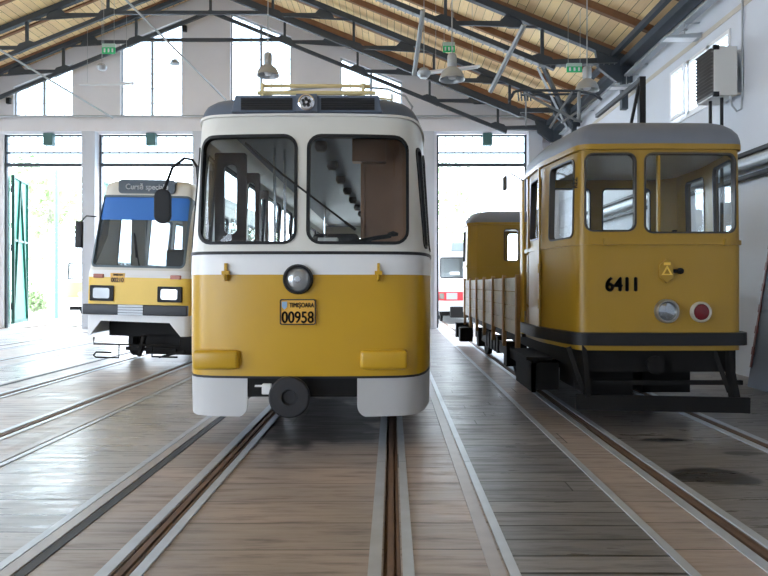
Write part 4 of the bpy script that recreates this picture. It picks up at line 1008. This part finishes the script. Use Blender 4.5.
# ================================================================== TRAMS OUTSIDE
def outer_tram(x, y, label, kind):
    t = empty('tram', (x, y, 0)); tag(t, label, 'tram')
    half = [(0,0),(.5,.02),(.9,.08),(1.05,.2),(1.12,.5),(1.15,1.0),(1.15,5)]
    B = Body(half, 9, lambda z: (1-.05*max(0, min(1, (z-1.8)/1.4)), .12*max(0, min(1, (z-1.8)/1.4))))
    low = WHITE if kind == 'red' else YEL2
    obj('lower_body', B.shell(.95, 1.75, 0, -.05, 1), low, t, smooth=True)
    obj('skirt', B.shell(.5, .95, 0, -.05, 1), WHITE, t, smooth=True)
    sh = B.shell(1.75, 3.1, 0, -.05, 3)
    glaze(B, t, sh, [('y', -.9, .9, 1.9, 2.75, .08, -.3, .5)] + [('x', 1+q*1.4, 2.2+q*1.4, 1.9, 2.8, .08, -2, 2) for q in range(5)], 1.8, 3.05, WHITE, 'upper_body')
    obj('roof', B.dome([(3.1,0),(3.2,.05),(3.3,.18),(3.35,.4)]), GREYW, t, smooth=True)
    obj('interior_floor', B.slab(.8, .85, -.06), DARK, t)
    b = NB(); box(b, -.9, .9, .3, 8.6, .3, .6); obj('underframe', b, DARK, t)
    for y_ in (1.5, 3.2, 6, 7.6): wheelset(t, y_)
    return t
t = outer_tram(px(462, 24), 620/24, 'white tram with a red light strip outside the right doorway', 'red')
b = NB(); rbox(b, -1.0, 1.0, -.03, .1, .95, 1.32, .03); obj('light_strip', b, mat('red_strip', (.6,.04,.05), .4), t)
b = NB(); box(b, -.65, -.2, -.045, -.02, 1.0, 1.27); obj('plate', b, mat('grey_plate', (.4,.42,.45), .4), t)
b = NB(); box(b, -.95, -.75, -.045, -.02, 1.02, 1.25); box(b, .7, .95, -.045, -.02, 1.02, 1.25); obj('headlight', b, LENS, t)
b = NB(); rbox(b, -.45, .5, -.0, .3, 3.02, 3.38, .04); obj('route_box', b, mat('route_grey', (.3,.36,.38), .3), t)
b = NB(); box(b, -.5, -.1, .0, .02, 2.02, 2.15); obj('paper_note', b, WHITE, t)
b = NB(); rbox(b, -.5, .3, -.3, .2, .25, .7, .03); obj('coupler', b, DARK, t)
t = outer_tram(px(84, 19.5), 620/19.5, 'pale yellow and white tram outside the left doorway', 'yellow')
b = NB(); lathe(b, [(0,0),(.14,0),(.14,.04),(.1,.05),(0,.04)], 16, Matrix.Translation((-.15,-.02,1.1)) @ ROTX); obj('headlight', b, LENS, t)

# unseen front wall added behind the camera, doorways placed to limit the light
YW = -6.0
b = NB(); prism(b, [(XL, -.1), (XR+.35, -.1), (XR+.35, EAVE+.05), (AX, APZ+.05), (XL, EAVE+.05)], YW-.4, YW, 'y')
cut = NB()
for c in (-9.0, -13.1): box(cut, c-1.5, c+1.5, YW-1, YW+1, -.5, 5.2)
bb = boolean(b, cut, 'DIFFERENCE'); b.free(); cut.free(); structure('wall_front', bb, WALLW)

# ================================================================== LIGHT, WORLD, CAMERA
w = bpy.data.worlds.new('World'); SC.world = w; w.use_nodes = True
nt = w.node_tree; bg = nt.nodes['Background']
tc = nt.nodes.new('ShaderNodeTexCoord'); sp = nt.nodes.new('ShaderNodeSeparateXYZ'); nt.links.new(tc.outputs['Generated'], sp.inputs[0])
rmp = nt.nodes.new('ShaderNodeValToRGB'); rmp.color_ramp.elements[0].color = (.74,.84,.97,1); rmp.color_ramp.elements[0].position = .45
rmp.color_ramp.elements[1].color = (.84,.92,1.0,1); rmp.color_ramp.elements[1].position = .9
nt.links.new(sp.outputs[2], rmp.inputs[0]); nt.links.new(rmp.outputs[0], bg.inputs[0]); bg.inputs[1].default_value = 10.0

cam = bpy.data.cameras.new('Camera'); co = bpy.data.objects.new('Camera', cam); C.objects.link(co); SC.camera = co
cam.sensor_width = 36; cam.lens = 36*620/768; cam.clip_start = .05; cam.clip_end = 300
co.location = (0, 0, 1.6)
co.rotation_euler = (R(90), 0, 0); cam.shift_x = -8/768; cam.shift_y = -3/768
SC.view_settings.view_transform = 'Standard'; SC.view_settings.look = 'None'; SC.view_settings.gamma = 1
SC.view_settings.exposure = 0.40; SC.view_settings.use_curve_mapping = False
